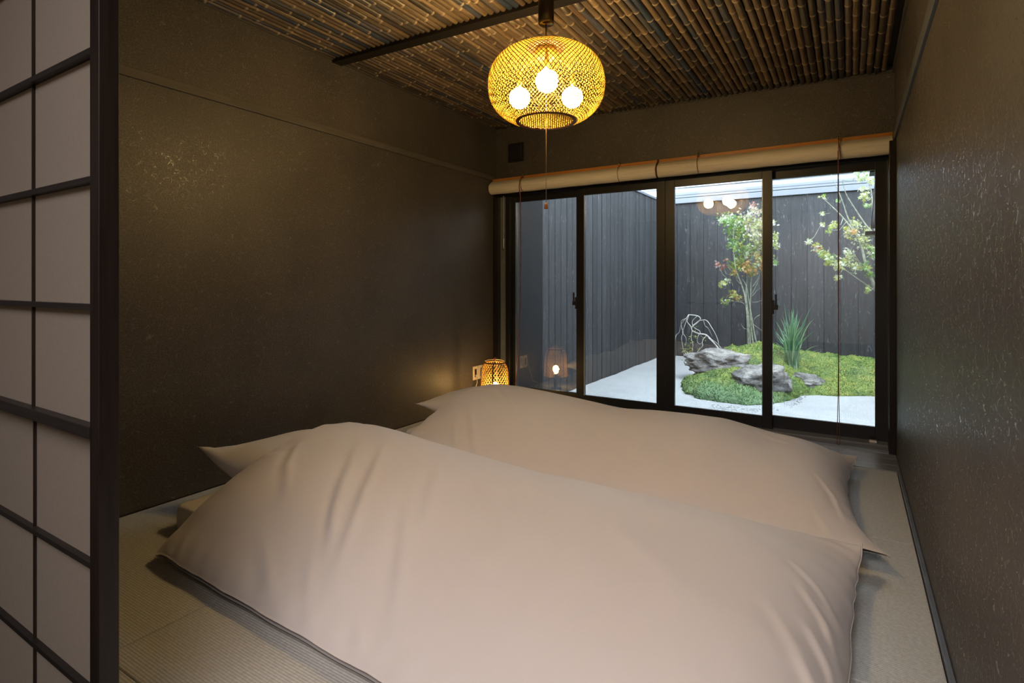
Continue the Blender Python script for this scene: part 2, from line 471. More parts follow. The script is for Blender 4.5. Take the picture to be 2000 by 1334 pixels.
# ceiling: board with two runs of smoked bamboo
ceil = empty('ceiling', (-1.28, 2.3, 2.45), kind='structure')
vs = [(XL, YS, ZCL + .018), (XR, YS, ZCR + .018), (XR, YW, ZCR + .018), (XL, YW, ZCL + .018)]
vs2 = [(x, y, z + .06) for x, y, z in vs]
MB().add(vs + vs2, [(0, 1, 2, 3), (7, 6, 5, 4), (0, 4, 5, 1), (1, 5, 6, 2), (2, 6, 7, 3), (3, 7, 4, 0)]).build('ceiling_board', M['black_plastic'], ceil)
def pole_mesh(L, seed):
    r = random.Random(seed); mb = MB(); n = 12
    rad = []; ys_ = []; nodes = []
    y = r.uniform(.02, .2)
    base = r.uniform(.0165, .0190)
    prof = [(0, base * .97, 0)]
    while y < L - .03:
        for dy, k, f in ((-.009, 1.0, 0), (-.003, 1.10, 1), (.001, 1.13, 1), (.004, 1.0, 0), (.010, .965, 0)):
            prof.append((y + dy, base * k, f))
        y += r.uniform(.16, .30)
    prof.append((L, base * .97, 0))
    bx, bz = r.uniform(-.003, .003), r.uniform(-.002, .002)
    vs = []; fs = []; mi = []
    for (yy, rr, f) in prof:
        s = math.sin(math.pi * yy / L)
        for k in range(n):
            a = 2 * math.pi * k / n
            vs.append((rr * math.cos(a) + bx * s, yy, rr * math.sin(a) + bz * s))
    for i in range(len(prof) - 1):
        m_ = 1 if (prof[i][2] or prof[i + 1][2]) else 0
        for k in range(n):
            k2 = (k + 1) % n
            mb.f.append([i * n + k, (i + 1) * n + k, (i + 1) * n + k2, i * n + k2]); mb.m.append(m_); mb.s.append(True)
    mb.v = vs
    mb.f.append(list(range(n))); mb.m.append(0); mb.s.append(False)
    mb.f.append(list(range((len(prof)) * n - 1, (len(prof) - 1) * n - 1, -1))); mb.m.append(0); mb.s.append(False)
    return mb.mesh('bamboo_pole', [M['bamboo'], M['bamboo_node']])
BY0, BY1 = 2.355, 2.445
poles_near = [pole_mesh(BY0 + .012 - YS, 10 + i) for i in range(5)]
poles_far = [pole_mesh(YW - BY1 - .002, 30 + i) for i in range(5)]
sp = .0383; npole = int((XR - XL - .02) / sp)
for run, (y0, meshes) in enumerate(((YS, poles_near), (BY1, poles_far))):
    for i in range(npole):
        x = XL + .026 + i * sp + random.uniform(-.0012, .0012)
        o = bpy.data.objects.new('bamboo_pole', random.choice(meshes))
        o.location = (x - ceil.location.x, y0 - ceil.location.y, zc(x) - .004 + random.uniform(-.003, .003) - ceil.location.z)
        o.scale = (random.uniform(.97, 1.08),) + (1, 1); o.scale.z = o.scale.x
        link(o, ceil)
# ceiling batten between the runs, and thin edge strips
def ramp_box(x0, x1, y0, y1, d0, d1):
    vs = [(x0, y0, zc(x0) + d0), (x1, y0, zc(x1) + d0), (x1, y1, zc(x1) + d0), (x0, y1, zc(x0) + d0),
          (x0, y0, zc(x0) + d1), (x1, y0, zc(x1) + d1), (x1, y1, zc(x1) + d1), (x0, y1, zc(x0) + d1)]
    return MB().add(vs, [(3, 2, 1, 0), (4, 5, 6, 7), (0, 1, 5, 4), (1, 2, 6, 5), (2, 3, 7, 6), (3, 0, 4, 7)])
ramp_box(XL, XR, BY0 + .013, BY1 - .003, -.040, .017).build('ceiling_beam', M['dark_wood_x'], ceil, bevel=.003)
ramp_box(XL, XL + .012, YS, YW, -.026, .015).build('ceiling_edge_strip', M['brown_trim'], ceil)
ramp_box(XR - .012, XR, YS, YW, -.026, .015).build('ceiling_edge_strip', M['brown_trim'], ceil)
ramp_box(XL, XR, YW - .010, YW, -.024, .015).build('ceiling_edge_strip', M['brown_trim'], ceil)

# ================================================================== sliding window wall
win = empty('window_1', (-1.28, 4.33, 0), kind='structure')
FY0, FY1 = 4.262, 4.42
ZT, ZB = 1.80, .105
# outer frame
MB().box(XL, XR, FY0, FY1, 1.855, 1.90).build('frame_head', M['frame'], win, bevel=.002)
MB().box(XL, XR, 4.235, FY1, -.03, .018).build('frame_sill', M['sill_wood'], win, bevel=.002)
MB().box(.205, XR, FY0, FY1, .018, 1.855).build('frame_jamb', M['frame'], win, bevel=.002)
MB().box(XL, XL + .016, FY0, FY1, .018, 1.855).build('frame_jamb', M['frame'], win, bevel=.002)
MB().box(XL + .016, XL + .085, 4.31, 4.40, .018, 1.855).build('frame_side_panel', M['jamb_grey'], win, bevel=.002)
MB().box(XL + .085, XL + .090, 4.305, 4.36, .018, 1.855).build('frame_side_lip', M['frame_lip'], win)
MB().box(XL + .090, XL + .135, 4.28, 4.40, .018, 1.855).build('frame_side_post', M['frame'], win, bevel=.002)
MB().box(.1995, .2045, 4.285, 4.36, .018, 1.85).build('frame_lip', M['frame_lip'], win)
# wooden reveal posts in front of it
struct(MB().box(.198, XR - .0005, 4.10, 4.2615, -.03, 1.93).build('trim_3', M['dark_wood'], bevel=.002))
struct(MB().box(XL + .0005, XL + .014, 4.205, 4.2615, -.03, 1.93).build('trim_4', M['dark_wood'], bevel=.002))
# track boards and rails in the sill
MB().box(XL, .198, 4.102, 4.233, -.03, -.004).build('track_board', M['sill_wood'], win)
for yy in (4.118, 4.134, 4.150):
    MB().box(XL + .015, .197, yy, yy + .005, -.0045, .004).build('track_rail', M['frame_lip'], win)
MB().box(XL + .015, .197, 4.157, 4.233, -.0045, .006).build('track_step', M['sill_wood'], win)
def sash(x0, x1, gl0, gl1, yc, zb=.016):
    """one sliding sash; parts hang under an empty of its own"""
    e = bpy.data.objects.new('sash', None); link(e, win); e.location = ((x0 + x1) / 2 + 1.28, yc - 4.33, 0)
    t = .016
    MB().box(x0, gl0, yc - t, yc + t, zb, 1.853).build('stile', M['frame'], e, bevel=.0015)
    MB().box(gl1, x1, yc - t, yc + t, zb, 1.853).build('stile', M['frame'], e, bevel=.0015)
    MB().box(gl0, gl1, yc - t + .002, yc + t - .002, zb, ZB).build('bottom_rail', M['frame'], e, bevel=.0015)
    MB().box(gl0, gl1, yc - t + .002, yc + t - .002, ZT, 1.853).build('top_rail', M['frame'], e, bevel=.0015)
    MB().box(gl0 - .003, gl1 + .003, yc - .003, yc + .003, ZB - .003, ZT + .003).build('pane', M['glass'], e)
    return e
YI, YO = 4.30, 4.352
s2 = sash(-1.998, -1.2385, -1.925, -1.307, YI)
s3 = sash(-1.2365, -.478, -1.167, -.545, YI)
s1 = sash(-2.665, -1.955, -2.632, -2.010, YO)
s4 = sash(-.520, .200, -.484, .132, YO)
for (xx, side) in ((-1.998, -1), (-.478, 1)):
    par = s2 if side < 0 else s3
    b = MB()
    b.box(min(xx, xx + side * .012), max(xx, xx + side * .012), 4.282, 4.312, .835, .935)
    b.box(min(xx + side * .008, xx + side * .036), max(xx + side * .008, xx + side * .036), 4.282, 4.300, .865, .900)
    b.box(min(xx + side * .018, xx + side * .030), max(xx + side * .018, xx + side * .030), 4.278, 4.290, .895, .975)
    b.build('crescent_lock', M['black_plastic'], par, bevel=.002)
MB().box(-2.6345, -2.6305, 4.3335, 4.341, ZB, ZT).build('glazing_bead', M['frame_lip'], s1)
MB().box(-.4855, -.4825, 4.3335, 4.341, ZB, ZT).build('glazing_bead', M['frame_lip'], s4)
MB().box(-1.9275, -1.9235, 4.2835, 4.289, ZB, ZT).build('glazing_bead', M['frame_lip'], s2)
MB().box(-.5435, -.5405, 4.2835, 4.289, ZB, ZT).build('glazing_bead', M['frame_lip'], s3)
tag(MB().box(.098, .140, 4.262, 4.296, .018, .032).build('door_stop', M['white_plastic'], bevel=.003),
    'small white plastic stop lying on the window sill at its right end', 'stop')
# dark side wall of the house outside, left of the glass
struct(MB().box(-2.86, -2.665, FY1 + .001, 4.915, ZG - .05, 2.75).build('wall_outside', M['outside'], bevel=.003))
# step under the window outside
struct(MB().box(XL, 1.3, FY1 - .02, FY1 + .03, ZG - .1, -.031).build('trim_5', M['frame']))

# ================================================================== vent cover on the window wall
t = empty('vent_cover', (-2.58, YW, 2.235), 'dark square vent cover high on the window wall at its left end', 'vent')
MB().box(-2.66, -2.50, YW - .014, YW - .0005, 2.15, 2.32).build('backplate', M['black_plastic'], t, bevel=.003)
MB().box(-2.645, -2.515, YW - .026, YW - .014, 2.165, 2.305).build('cover_plate', M['black_plastic'], t, bevel=.004)

# ================================================================== two rolled blinds
def blind(x0, x1, hooks, label):
    t = empty('rolled_blind', ((x0 + x1) / 2, 4.17, 1.86), label, 'blind', 'rolled blinds above the window')
    rnd = random.Random(int(abs(x0) * 100))
    MB().box(x0, x1, 4.185, 4.205, 1.972, 2.002).build('batten', M['bamboo_batten'], t, bevel=.003)
    mb = MB(); c = []
    # spiral of cloth: profile in the YZ plane swept along X
    prof = []
    for k in range(0, 150):
        a = k / 150 * 4.6 * math.pi
        r = .050 - .0022 * a / math.pi
        prof.append((4.165 - r * math.sin(a + 1.1), 1.912 + r * math.cos(a + 1.1) * 1.12))
    prof = [(4.184, 1.978), (4.165, 1.972)] + prof
    n = len(prof); vs = []
    XS = np.linspace(x0 + .004, x1 - .004, 24)
    for i, x in enumerate(XS):
        w = .0012 * math.sin(i * 1.7)
        vs += [(x, p[0] + w, p[1] + w) for p in prof]
    fs = [(i * n + k, i * n + k + 1, (i + 1) * n + k + 1, (i + 1) * n + k) for i in range(len(XS) - 1) for k in range(n - 1)]
    mb.add(vs, fs, 0, True)
    mb.build('cloth_roll', M['blind'], t)
    MB().tube([(x0 + .012, 4.165, 1.912), (x1 - .012, 4.165, 1.912)], .012, 10).build('roll_core', M['bamboo_batten'], t)
    for hx in hooks:
        h = MB()
        h.tube([(hx, 4.180, 2.004), (hx, 4.176, 2.022), (hx + .006, 4.172, 2.030), (hx + .010, 4.172, 2.020), (hx + .004, 4.170, 2.006)], .0022, 6)
        h.tube([(hx, 4.166, 2.008), (hx + .007, 4.166, 2.002), (hx + .007, 4.166, 1.99), (hx, 4.166, 1.984), (hx - .006, 4.166, 1.99), (hx - .006, 4.166, 2.002), (hx, 4.166, 2.008)], .003, 6)
        h.build('hook', M['brass'], t)
        pts = []
        for k in range(11):
            a = -.9 + k / 10 * 3.4
            pts.append((hx + .012 * k / 10, 4.165 - .0545 * math.sin(a + .35) if a > -.2 else 4.165 - .03, 1.912 + .0625 * math.cos(a + .35)))
        pts = [(hx, 4.168, 1.992)] + [(hx + .01 * k / 9, 4.165 - .054 * math.sin(.25 + k / 9 * 2.5), 1.912 + .062 * math.cos(.25 + k / 9 * 2.5)) for k in range(10)]
        MB().tube(pts, .0022, 6).build('sling_cord', M['cord_red'], t)
    return t
b1 = blind(XL + .008, -1.263, (-2.454, -1.57), 'cream rolled blind above the left half of the window')
b2 = blind(-1.257, .221, (-.962, -.071), 'cream rolled blind above the right half of the window')
MB().tube([(-1.262, 4.178, 2.0), (-1.262, 4.135, 1.96), (-1.262, 4.108, 1.915), (-1.262, 4.13, 1.862)], .0035, 6).build('end_cord', M['cord_red'], b1)
MB().tube([(-2.456, 4.168, 1.992), (-2.456, 4.14, 1.984), (-2.455, 4.108, 1.945), (-2.454, 4.10, 1.90), (-2.450, 4.11, 1.80), (-2.452, 4.12, 1.4), (-2.462, 4.13, .9), (-2.49, 4.14, .45), (-2.515, 4.14, .17), (-2.52, 4.14, .05)], .004, 6).build('pull_cord', M['cord_red'], b1)
MB().tube([(-.071, 4.10, 1.985), (-.071, 4.095, 1.90), (-.069, 4.10, 1.0), (-.073, 4.11, .35), (-.080, 4.11, .02), (-.072, 4.11, .012), (-.064, 4.11, .02), (-.069, 4.11, .35), (-.072, 4.10, 1.0), (-.074, 4.095, 1.90)], .0022, 6).build('pull_cord', M['cord_red'], b2)
# thin cord with glass cleat hanging in the left reveal
tg = empty('cord_tensioner', (-2.712, 4.25, 1.37), 'small clear cord tensioner hanging on a thin line at the far left jamb', 'tensioner')
MB().tube([(-2.712, 4.25, 1.855), (-2.712, 4.25, 1.47)], .0028, 6).build('line', M['cord_white'], tg)
MB().lathe((-2.712, 4.25, 1.37), [(.0, 0), (.006, .002), (.008, .02), (.006, .05), (.008, .09), (.005, .10), (0, .102)], 12).build('weight', M['frame_lip'], tg)

# ================================================================== sockets by the lantern
def outlet(yc, label, plug):
    t = empty('wall_socket', (XL, yc, .27), label, 'socket', 'wall sockets behind the lantern')
    MB().box(XL + .0005, XL + .009, yc - .036, yc + .036, .21, .33).build('cover_plate', M['cream_plate'], t, bevel=.003)
    MB().box(XL + .009, XL + .011, yc - .013, yc + .013, .235, .305).build('socket_insert', M['black_plastic'] if plug else M['jamb_grey'], t)
    return t
outlet(3.92, 'cream wall socket with a plug in it on the dark left wall', True)
outlet(4.00, 'cream wall plate right of the one with the plug, half behind the lantern', False)

# ================================================================== bamboo lantern on the floor
LX, LY = -2.51, 3.80
ln = empty('bamboo_lantern', (LX, LY, 0), 'small woven bamboo lantern glowing on the floor in the corner by the window', 'lamp')
def lprof(t):      # t 0..1 bottom..top -> r, z
    z = .085 + .315 * t
    r = .119 - .012 * t - .030 * max(0, (t - .72) / .28) ** 2.2 - .008 * max(0, (.1 - t) / .1)
    return r, z
st = MB()
def strip(mb, f, n, w, th, mi=0):
    """flat strip through f(t)->(point, outward normal)"""
    vs = []; 
    P_ = [f(k / n) for k in range(n + 1)]
    for k in range(n + 1):
        p, nn = P_[k]; a = P_[max(k - 1, 0)][0]; b = P_[min(k + 1, n)][0]
        tdir = (b - a).normalized(); s = tdir.cross(nn).normalized() * (w / 2)
        vs += [p - s, p + s, p + s + nn * th, p - s + nn * th]
    fs = []
    for k in range(n):
        q = 4 * k
        for e in range(4): fs.append((q + e, q + (e + 1) % 4, q + 4 + (e + 1) % 4, q + 4 + e))
    mb.add(vs, fs, mi)
def helix(c, prof, th0, dth, off=0):
    def f(t):
        r, z = prof(t); a = th0 + dth * t
        r2, z2 = prof(min(1, t + .01)); r1, z1 = prof(max(0, t - .01))
        nr_, nz_ = (z2 - z1), -(r2 - r1); L = math.hypot(nr_, nz_) or 1
        n = Vector((math.cos(a) * nr_ / L, math.sin(a) * nr_ / L, nz_ / L))
        return Vector((c[0] + r * math.cos(a), c[1] + r * math.sin(a), c[2] + z)) + n * off, n
    return f
for k in range(28):
    a = 2 * math.pi * k / 28
    strip(st, helix((LX, LY, 0), lprof, a, 1.9), 16, .0042, .0008)
    strip(st, helix((LX, LY, 0), lprof, a, -1.9, .001), 16, .0042, .0008)
o = st.build('woven_shade', M['lantern_strip'], ln); o['kind'] = 'stuff'
for k in range(4):
    a = math.pi / 4 + math.pi / 2 * k - .35
    q = MB(); strip(q, helix((LX, LY, 0), lprof, a, 0, .0025), 12, .011, .003); q.build('rib', M['lamp_rim'], ln)
MB().lathe((LX, LY, 0), [(.1215, .118), (.124, .119), (.124, .130), (.1215, .131), (.1195, .125), (.1215, .118)], 40).build('lower_band', M['lamp_rim'], ln)
MB().lathe((LX, LY, 0), [(.083, .396), (.087, .394), (.088, .401), (.084, .404), (.080, .400), (.083, .396)], 32).build('top_ring', M['lamp_rim'], ln)
q = MB()
for a0 in (.5, .5 + math.pi / 2):
    q.tube([(LX + .086 * math.cos(a0) * math.cos(b), LY + .086 * math.sin(a0) * math.cos(b), .402 + .022 * math.sin(b)) for b in np.linspace(0, math.pi, 13)], .003, 6)
q.build('wire_handle', M['brass'], ln)
MB().lathe((LX, LY, 0), [(0, .418), (.009, .420), (.012, .428), (.008, .438), (0, .440)], 12).build('finial', M['copper'], ln)
MB().lathe((LX, LY, 0), [(0, 0), (.055, 0), (.055, .012), (.02, .018), (.02, .09), (.024, .15), (0, .152)], 24).build('lamp_base', M['dark_wood'], ln)
MB().lathe((LX, LY, .195), [(.001, -.045), (.015, -.042), (.027, -.022), (.032, .002), (.027, .023), (.015, .036), (.001, .04)], 20).build('bulb', M['bulb_small'], ln)
q = MB()
q.tube([(LX - .05, LY - .01, .008), (LX - .12, LY - .12, .006), (LX - .2, LY - .10, .01), (-2.765, LY + .02, .06), (-2.76, 3.9, .19), (-2.772, 3.915, .245)], .003, 6)
q.tube([(-2.788, 3.918, .248), (-2.768, 3.918, .248)], .010, 8)
q.build('power_cable', M['cord_white'], ln)

# ================================================================== pendant lamp
PX, PY, PZ = -1.205, 2.255, 1.966
pd = empty('pendant_lamp', (PX, PY, PZ), 'round woven bamboo pendant lamp with three lit bulbs hanging from the ceiling', 'lamp')
RM, HB, HT = .268, .178, .182
def pprof(t):
    """bottom ring (t=0) round the belly to the small top ring (t=1)"""
    a0 = -math.acos((.135 / RM) ** 1.25); a1 = math.acos((.085 / RM) ** 1.25)
    a = a0 + (a1 - a0) * t
    c, s = math.cos(a), math.sin(a)
    r = RM * abs(c) ** .80
    z = (HT if s > 0 else HB) * (abs(s) ** .86) * (1 if s > 0 else -1)
    return r, z
st = MB(); NS = 84
for k in range(NS):
    a = 2 * math.pi * k / NS
    strip(st, helix((PX, PY, PZ), pprof, a, 1.75), 30, .0035, .0009)
    strip(st, helix((PX, PY, PZ), pprof, a, -1.75, .0012), 30, .0035, .0009)
o = st.build('woven_shade', M['lamp_strip'], pd); o['kind'] = 'stuff'
rb, zb = pprof(0)
q = MB(); NC = 26
# lattice across the bottom opening
def chord(a, b, off):
    pa = Vector((math.cos(a), math.sin(a), 0)) * (rb - .004); pb = Vector((math.cos(b), math.sin(b), 0)) * (rb - .004)
    def f(t):
        p = pa.lerp(pb, t); r = p.length / rb
        return Vector((PX, PY, PZ + zb + .022 * (1 - r * r) + off)) + p, Vector((0, 0, -1))
    return f
NG = 13; dirs = (math.radians(62), math.radians(118))
for di, d in enumerate(dirs):
    u = Vector((math.cos(d), math.sin(d))); nrm = Vector((-u.y, u.x))
    for k in range(-NG, NG + 1):
        off = k * (rb / (NG + .6)); h2 = (rb - .004) ** 2 - off * off
        if h2 < .0003: continue
        h = math.sqrt(h2); A = nrm * off - u * h; B = nrm * off + u * h
        def f(t, A=A, B=B, di=di):
            p = A.lerp(B, t); r = p.length / rb
            return Vector((PX + p.x, PY + p.y, PZ + zb + .016 * (1 - r * r) + di * .0012)), Vector((0, 0, -1))
        strip(q, f, 8, .0048, .0009)
o = q.build('bottom_lattice', M['lamp_strip'], pd); o['kind'] = 'stuff'
MB().lathe((PX, PY, PZ + zb), [(rb - .009, -.002), (rb + .004, -.004), (rb + .007, .004), (rb - .003, .007), (rb - .011, .004), (rb - .009, -.002)], 64).build('bottom_rim', M['lamp_rim'], pd)
rt, zt = pprof(1)
MB().lathe((PX, PY, PZ + zt), [(rt - .006, -.003), (rt + .005, -.004), (rt + .005, .004), (rt - .006, .004), (rt - .006, -.003)], 48).build('top_rim', M['lamp_rim'], pd)
MB().lathe((PX, PY, PZ + zt), [(0, .0035), (rt - .006, .0035), (rt - .006, -.001), (.0, -.001)], 40).build('top_plate', M['lamp_rim'], pd)
hub = MB().lathe((PX, PY, PZ), [(0, .172), (.050, .170), (.055, .150), (.050, .125), (.018, .112), (0, .110)], 28).build('socket_hub', M['lamp_strip'], pd)
toc = Vector((-PX, -PY)).normalized(); a0 = math.atan2(toc.y, toc.x)
for k in range(3):
    a = a0 + k * 2 * math.pi / 3 + .02
    bx, by, bz = PX + .145 * math.cos(a), PY + .145 * math.sin(a), 1.936
    bl = MB().lathe((bx, by, bz), [(.0005, -.050), (.018, -.0465), (.034, -.037), (.046, -.020), (.050, 0), (.0475, .017), (.040, .030), (.030, .039), (.018, .046), (.0005, .048)], 24).build('bulb', M['bulb'], pd)
    arm = MB().tube([(PX + .045 * math.cos(a), PY + .045 * math.sin(a), PZ + .140), (PX + .10 * math.cos(a), PY + .10 * math.sin(a), PZ + .128), (bx, by, PZ + .098), (bx, by, PZ + .05), (bx, by, bz + .055)], [.005, .005, .006, .012, .012], 10)
    arm.build('socket_arm', M['lamp_strip'], pd)
MB().tube([(PX, PY, PZ + zt), (PX, PY, 2.26)], .004, 8).build('suspension_rod', M['brass'], pd)
MB().lathe((PX, PY, 2.25), [(0, .000), (.030, .000), (.036, .006), (.036, .012), (0, .0125)], 28).build('canopy_rim', M['brass'], pd)
MB().lathe((PX, PY, 2.262), [(0, 0), (.0365, 0), (.0365, .165), (0, .165)], 28).build('canopy', M['dark_wood'], pd)
MB().tube([(PX, PY, PZ + .115), (PX, PY, 1.425)], .0014, 6).build('pull_string', M['cord_tan'], pd)
MB().lathe((PX, PY, 1.395), [(0, 0), (.008, .001), (.0095, .005), (.0075, .022), (.005, .030), (0, .031)], 12).build('pull_knob', M['bamboo_batten'], pd)

# ================================================================== paper screen at the left
sj = empty('shoji_screen', (-1.62, .477, 0), 'tall paper sliding screen with dark wooden grid standing at the left', 'screen')
SX0, SX1 = -2.06, -1.173
MB().box(SX1 - .036, SX1, .460, .494, .0, 1.985).build('stile', M['dark_wood'], sj, bevel=.0015)
MB().box(SX0, SX0 + .036, .460, .494, .0, 1.985).build('stile', M['dark_wood'], sj, bevel=.0015)
MB().box(SX0 + .036, SX1 - .036, .460, .494, 1.94, 1.985).build('top_rail', M['dark_wood_x'], sj, bevel=.0015)
MB().box(SX0 + .036, SX1 - .036, .460, .494, .0, .06).build('bottom_rail', M['dark_wood_x'], sj, bevel=.0015)
MB().box(SX0 + .036, SX1 - .036, .458, .482, .760, .783).build('middle_rail', M['dark_wood_x'], sj, bevel=.0015)
for z in (1.73, 1.487, 1.246, 1.006):
    MB().box(SX0 + .036, SX1 - .036, .462, .476, z - .0055, z + .0055).build('grid_bar', M['dark_wood_x'], sj)
for x in (-1.518, -1.86):
    MB().box(x - .0024, x + .0024, .471, .4768, .783, 1.94).build('grid_bar', M['dark_wood'], sj)
for z in (.503, .253):
    MB().box(SX0 + .036, SX1 - .036, .478, .490, z - .0055, z + .0055).build('grid_bar', M['dark_wood_x'], sj)
for x in (-1.555, -1.80):
    MB().box(x - .0022, x + .0022, .485, .4908, .06, .76).build('grid_bar', M['dark_wood'], sj)
MB().box(SX0 + .036, SX1 - .036, .4765, .4775, .783, 1.94).build('paper_sheet', M['paper'], sj)
MB().box(SX0 + .036, SX1 - .036, .4905, .4915, .06, .762).build('paper_sheet', M['paper'], sj)
# fixed screen filling the rest of the opening, behind the frame edge of the picture
struct(MB().box(-2.797, -2.07, .500, .530, 0, 1.985).build('door_1', M['dark_wood'], bevel=.002))

# ================================================================== bedding
def interp(xs_, ys_, x): return np.interp(x, xs_, ys_)
def smooth1(a, n):
    for _ in range(n): a = np.concatenate([a[:1], (a[:-2] + 2 * a[1:-1] + a[2:]) / 4, a[-1:]])
    return a
def vnoise(X, Y, s, seed):
    """cheap smooth value noise on arrays"""
    r = np.random.RandomState(seed); G = r.uniform(-1, 1, (64, 64))
    x = X / s + 100; y = Y / s + 100; xi = np.floor(x).astype(int); yi = np.floor(y).astype(int)
    fx = x - xi; fy = y - yi; fx = fx * fx * (3 - 2 * fx); fy = fy * fy * (3 - 2 * fy)
    g = lambda a, b: G[a % 64, b % 64]
    return (g(xi, yi) * (1 - fx) + g(xi + 1, yi) * fx) * (1 - fy) + (g(xi, yi + 1) * (1 - fx) + g(xi + 1, yi + 1) * fx) * fy
def creases(X, Y, lines):
    D = np.zeros_like(X)
    for pts, amp, wd in lines:
        best = np.full(X.shape, 9.0); tt = np.zeros_like(X); side = np.zeros_like(X)
        n = len(pts) - 1
        for i in range(n):
            ax, ay = pts[i]; bx, by = pts[i + 1]; ux, uy = bx - ax, by - ay; L2 = ux * ux + uy * uy
            t = np.clip(((X - ax) * ux + (Y - ay) * uy) / L2, 0, 1)
            dx, dy = X - ax - t * ux, Y - ay - t * uy; d = np.hypot(dx, dy)
            sd = (dx * uy - dy * ux) / math.sqrt(L2)
            mk = d < best
            best = np.where(mk, d, best); tt = np.where(mk, (i + t) / n, tt); side = np.where(mk, sd, side)
        taper = np.clip(np.sin(math.pi * np.clip(tt, 0.02, .98)), 0, 1) ** .7
        D += amp * taper * (np.exp(-(best / wd) ** 2) - .55 * np.exp(-((side - 1.6 * wd) ** 2 + (best - np.abs(side)) ** 2) / (1.3 * wd) ** 2))
    return D
def duvet(cfg, name, label):
    NU, NV = 240, 150
    u = np.linspace(0, 1, NU)[:, None] * np.ones((1, NV)); v = np.ones((NU, 1)) * np.linspace(0, 1, NV)[None, :]
    # denser rows near the rim
    u = .5 - .5 * np.cos(math.pi * u) * .55 - (.5 - u) * .45; v = .5 - .5 * np.cos(math.pi * v) * .55 - (.5 - v) * .45
    # outline: four corners, edges drawn in between them, seams gently wavy
    c00, c10, c11, c01 = [np.array(c) for c in cfg['corners']]      # head-near, foot-near, foot-far, head-far
    bil = lambda i: ((1 - u) * (1 - v) * c00[i] + u * (1 - v) * c10[i] + u * v * c11[i] + (1 - u) * v * c01[i])
    X, Y = bil(0), bil(1)
    a, b = 2 * u - 1, 2 * v - 1
    pin = cfg['pinch']     # near, foot, far, head
    Y += pin[0] * (1 - a ** 4) * np.clip(-b, 0, 1) ** 3; Y -= pin[2] * (1 - a ** 4) * np.clip(b, 0, 1) ** 3
    X -= pin[1] * (1 - b ** 4) * (1 - .55 * np.clip(b, 0, 1)) * np.clip(a, 0, 1) ** 6; X += pin[3] * (1 - b ** 4) * np.clip(-a, 0, 1) ** 6
    rim = np.maximum(np.abs(a), np.abs(b))
    Y += np.where(np.abs(b) > .9, 1, 0) * .002 * np.sin(X * 23 + 1) * (np.abs(b) - .9) * 10
    X += np.clip((np.abs(a) - .93) / .07, 0, 1) * .0025 * np.sin(Y * 41 + 2 * np.sin(Y * 9)) 
    # seam height around the rim, blended inward
    seam_near = interp(cfg['sn'][0], cfg['sn'][1], u); seam_far = interp(cfg['sf'][0], cfg['sf'][1], u)
    seam_head = interp(cfg['sh'][0], cfg['sh'][1], v); seam_foot = interp(cfg['st'][0], cfg['st'][1], v)
    wn, wf, wh, wt = [1 / (d ** 1.4 + 1e-5) for d in (v, 1 - v, u, 1 - u)]
    seam = (wn * seam_near + wf * seam_far + wh * seam_head + wt * seam_foot) / (wn + wf + wh + wt)
    ridge = smooth1(interp(cfg['ridge'][0], cfg['ridge'][1], np.linspace(XL, .3, 400)), 30)
    top = np.interp(X, np.linspace(XL, .3, 400), ridge)
    yr = cfg['yridge']; vb = np.where(v < yr, (v - yr) / yr, (v - yr) / (1 - yr))
    lf = np.clip(1 - np.abs(vb) ** cfg['pv'], 0, 1) ** cfg['ev']
    lu = np.clip(1 - np.abs(np.where(a < 0, a * cfg.get('ah', 1), a)) ** cfg['pu'], 0, 1) ** cfg['eu']
    loft = lf * lu
    Z = seam + (top - seam) * loft
    Z += .85 * creases(X, Y, cfg['creases']) * np.clip(loft * 2.5, 0, 1)
    Z += (.007 * vnoise(X, Y, .33, cfg['seed']) + .003 * vnoise(X + Y * .6, Y, .12, cfg['seed'] + 1)) * np.clip(loft * 1.5, 0, 1)
    # small gathers radiating from the seams
    gth = np.sin((X * 60 if True else X) + 4 * vnoise(X, Y, .2, 5)) * np.clip((np.abs(b) - .86) / .14, 0, 1) * np.clip((1.0 - np.abs(b)) / .03, 0, 1)
    gth2 = np.sin(Y * 62 + 5 * vnoise(X, Y, .2, 6)) * np.clip((np.abs(a) - .86) / .14, 0, 1) * np.clip((1.0 - np.abs(a)) / .03, 0, 1)
    Z += cfg['gather'] * (gth + 1.4 * gth2)
    # underside rests on the futon and the pillow
    base = cfg['under'](X, Y)
    Zb = seam + (np.minimum(base, Z - .03) - seam) * np.clip(loft * 3, 0, 1)
    Zb = np.minimum(Zb, Z - .004 * (rim < .999))
    V = np.stack([X, Y, Z], -1).reshape(-1, 3); Vb = np.stack([X, Y, Zb], -1)[1:-1, 1:-1].reshape(-1, 3)
    idx = np.arange(NU * NV).reshape(NU, NV)
    ib = idx.copy(); ib[1:-1, 1:-1] = NU * NV + np.arange((NU - 2) * (NV - 2)).reshape(NU - 2, NV - 2)
    q1 = np.stack([idx[:-1, :-1], idx[1:, :-1], idx[1:, 1:], idx[:-1, 1:]], -1).reshape(-1, 4)
    q2 = np.stack([ib[:-1, :-1], ib[:-1, 1:], ib[1:, 1:], ib[1:, :-1]], -1).reshape(-1, 4)
    me = bpy.data.meshes.new(name); me.from_pydata(np.vstack([V, Vb]).tolist(), [], np.vstack([q1, q2]).tolist())
    me.materials.append(M['duvet']); me.polygons.foreach_set('use_smooth', [True] * len(me.polygons)); me.update()
    o = bpy.data.objects.new(name, me); link(o); tag(o, label, 'duvet', 'duvets on the futons')
    # rolled seam cord round the rim, part of the cover
    rimi = list(idx[:, 0]) + list(idx[-1, 1:]) + list(idx[::-1, -1][1:]) + list(idx[0, ::-1][1:-1])
    rp = [V[i] for i in rimi][::3]; rp.append(rp[0])
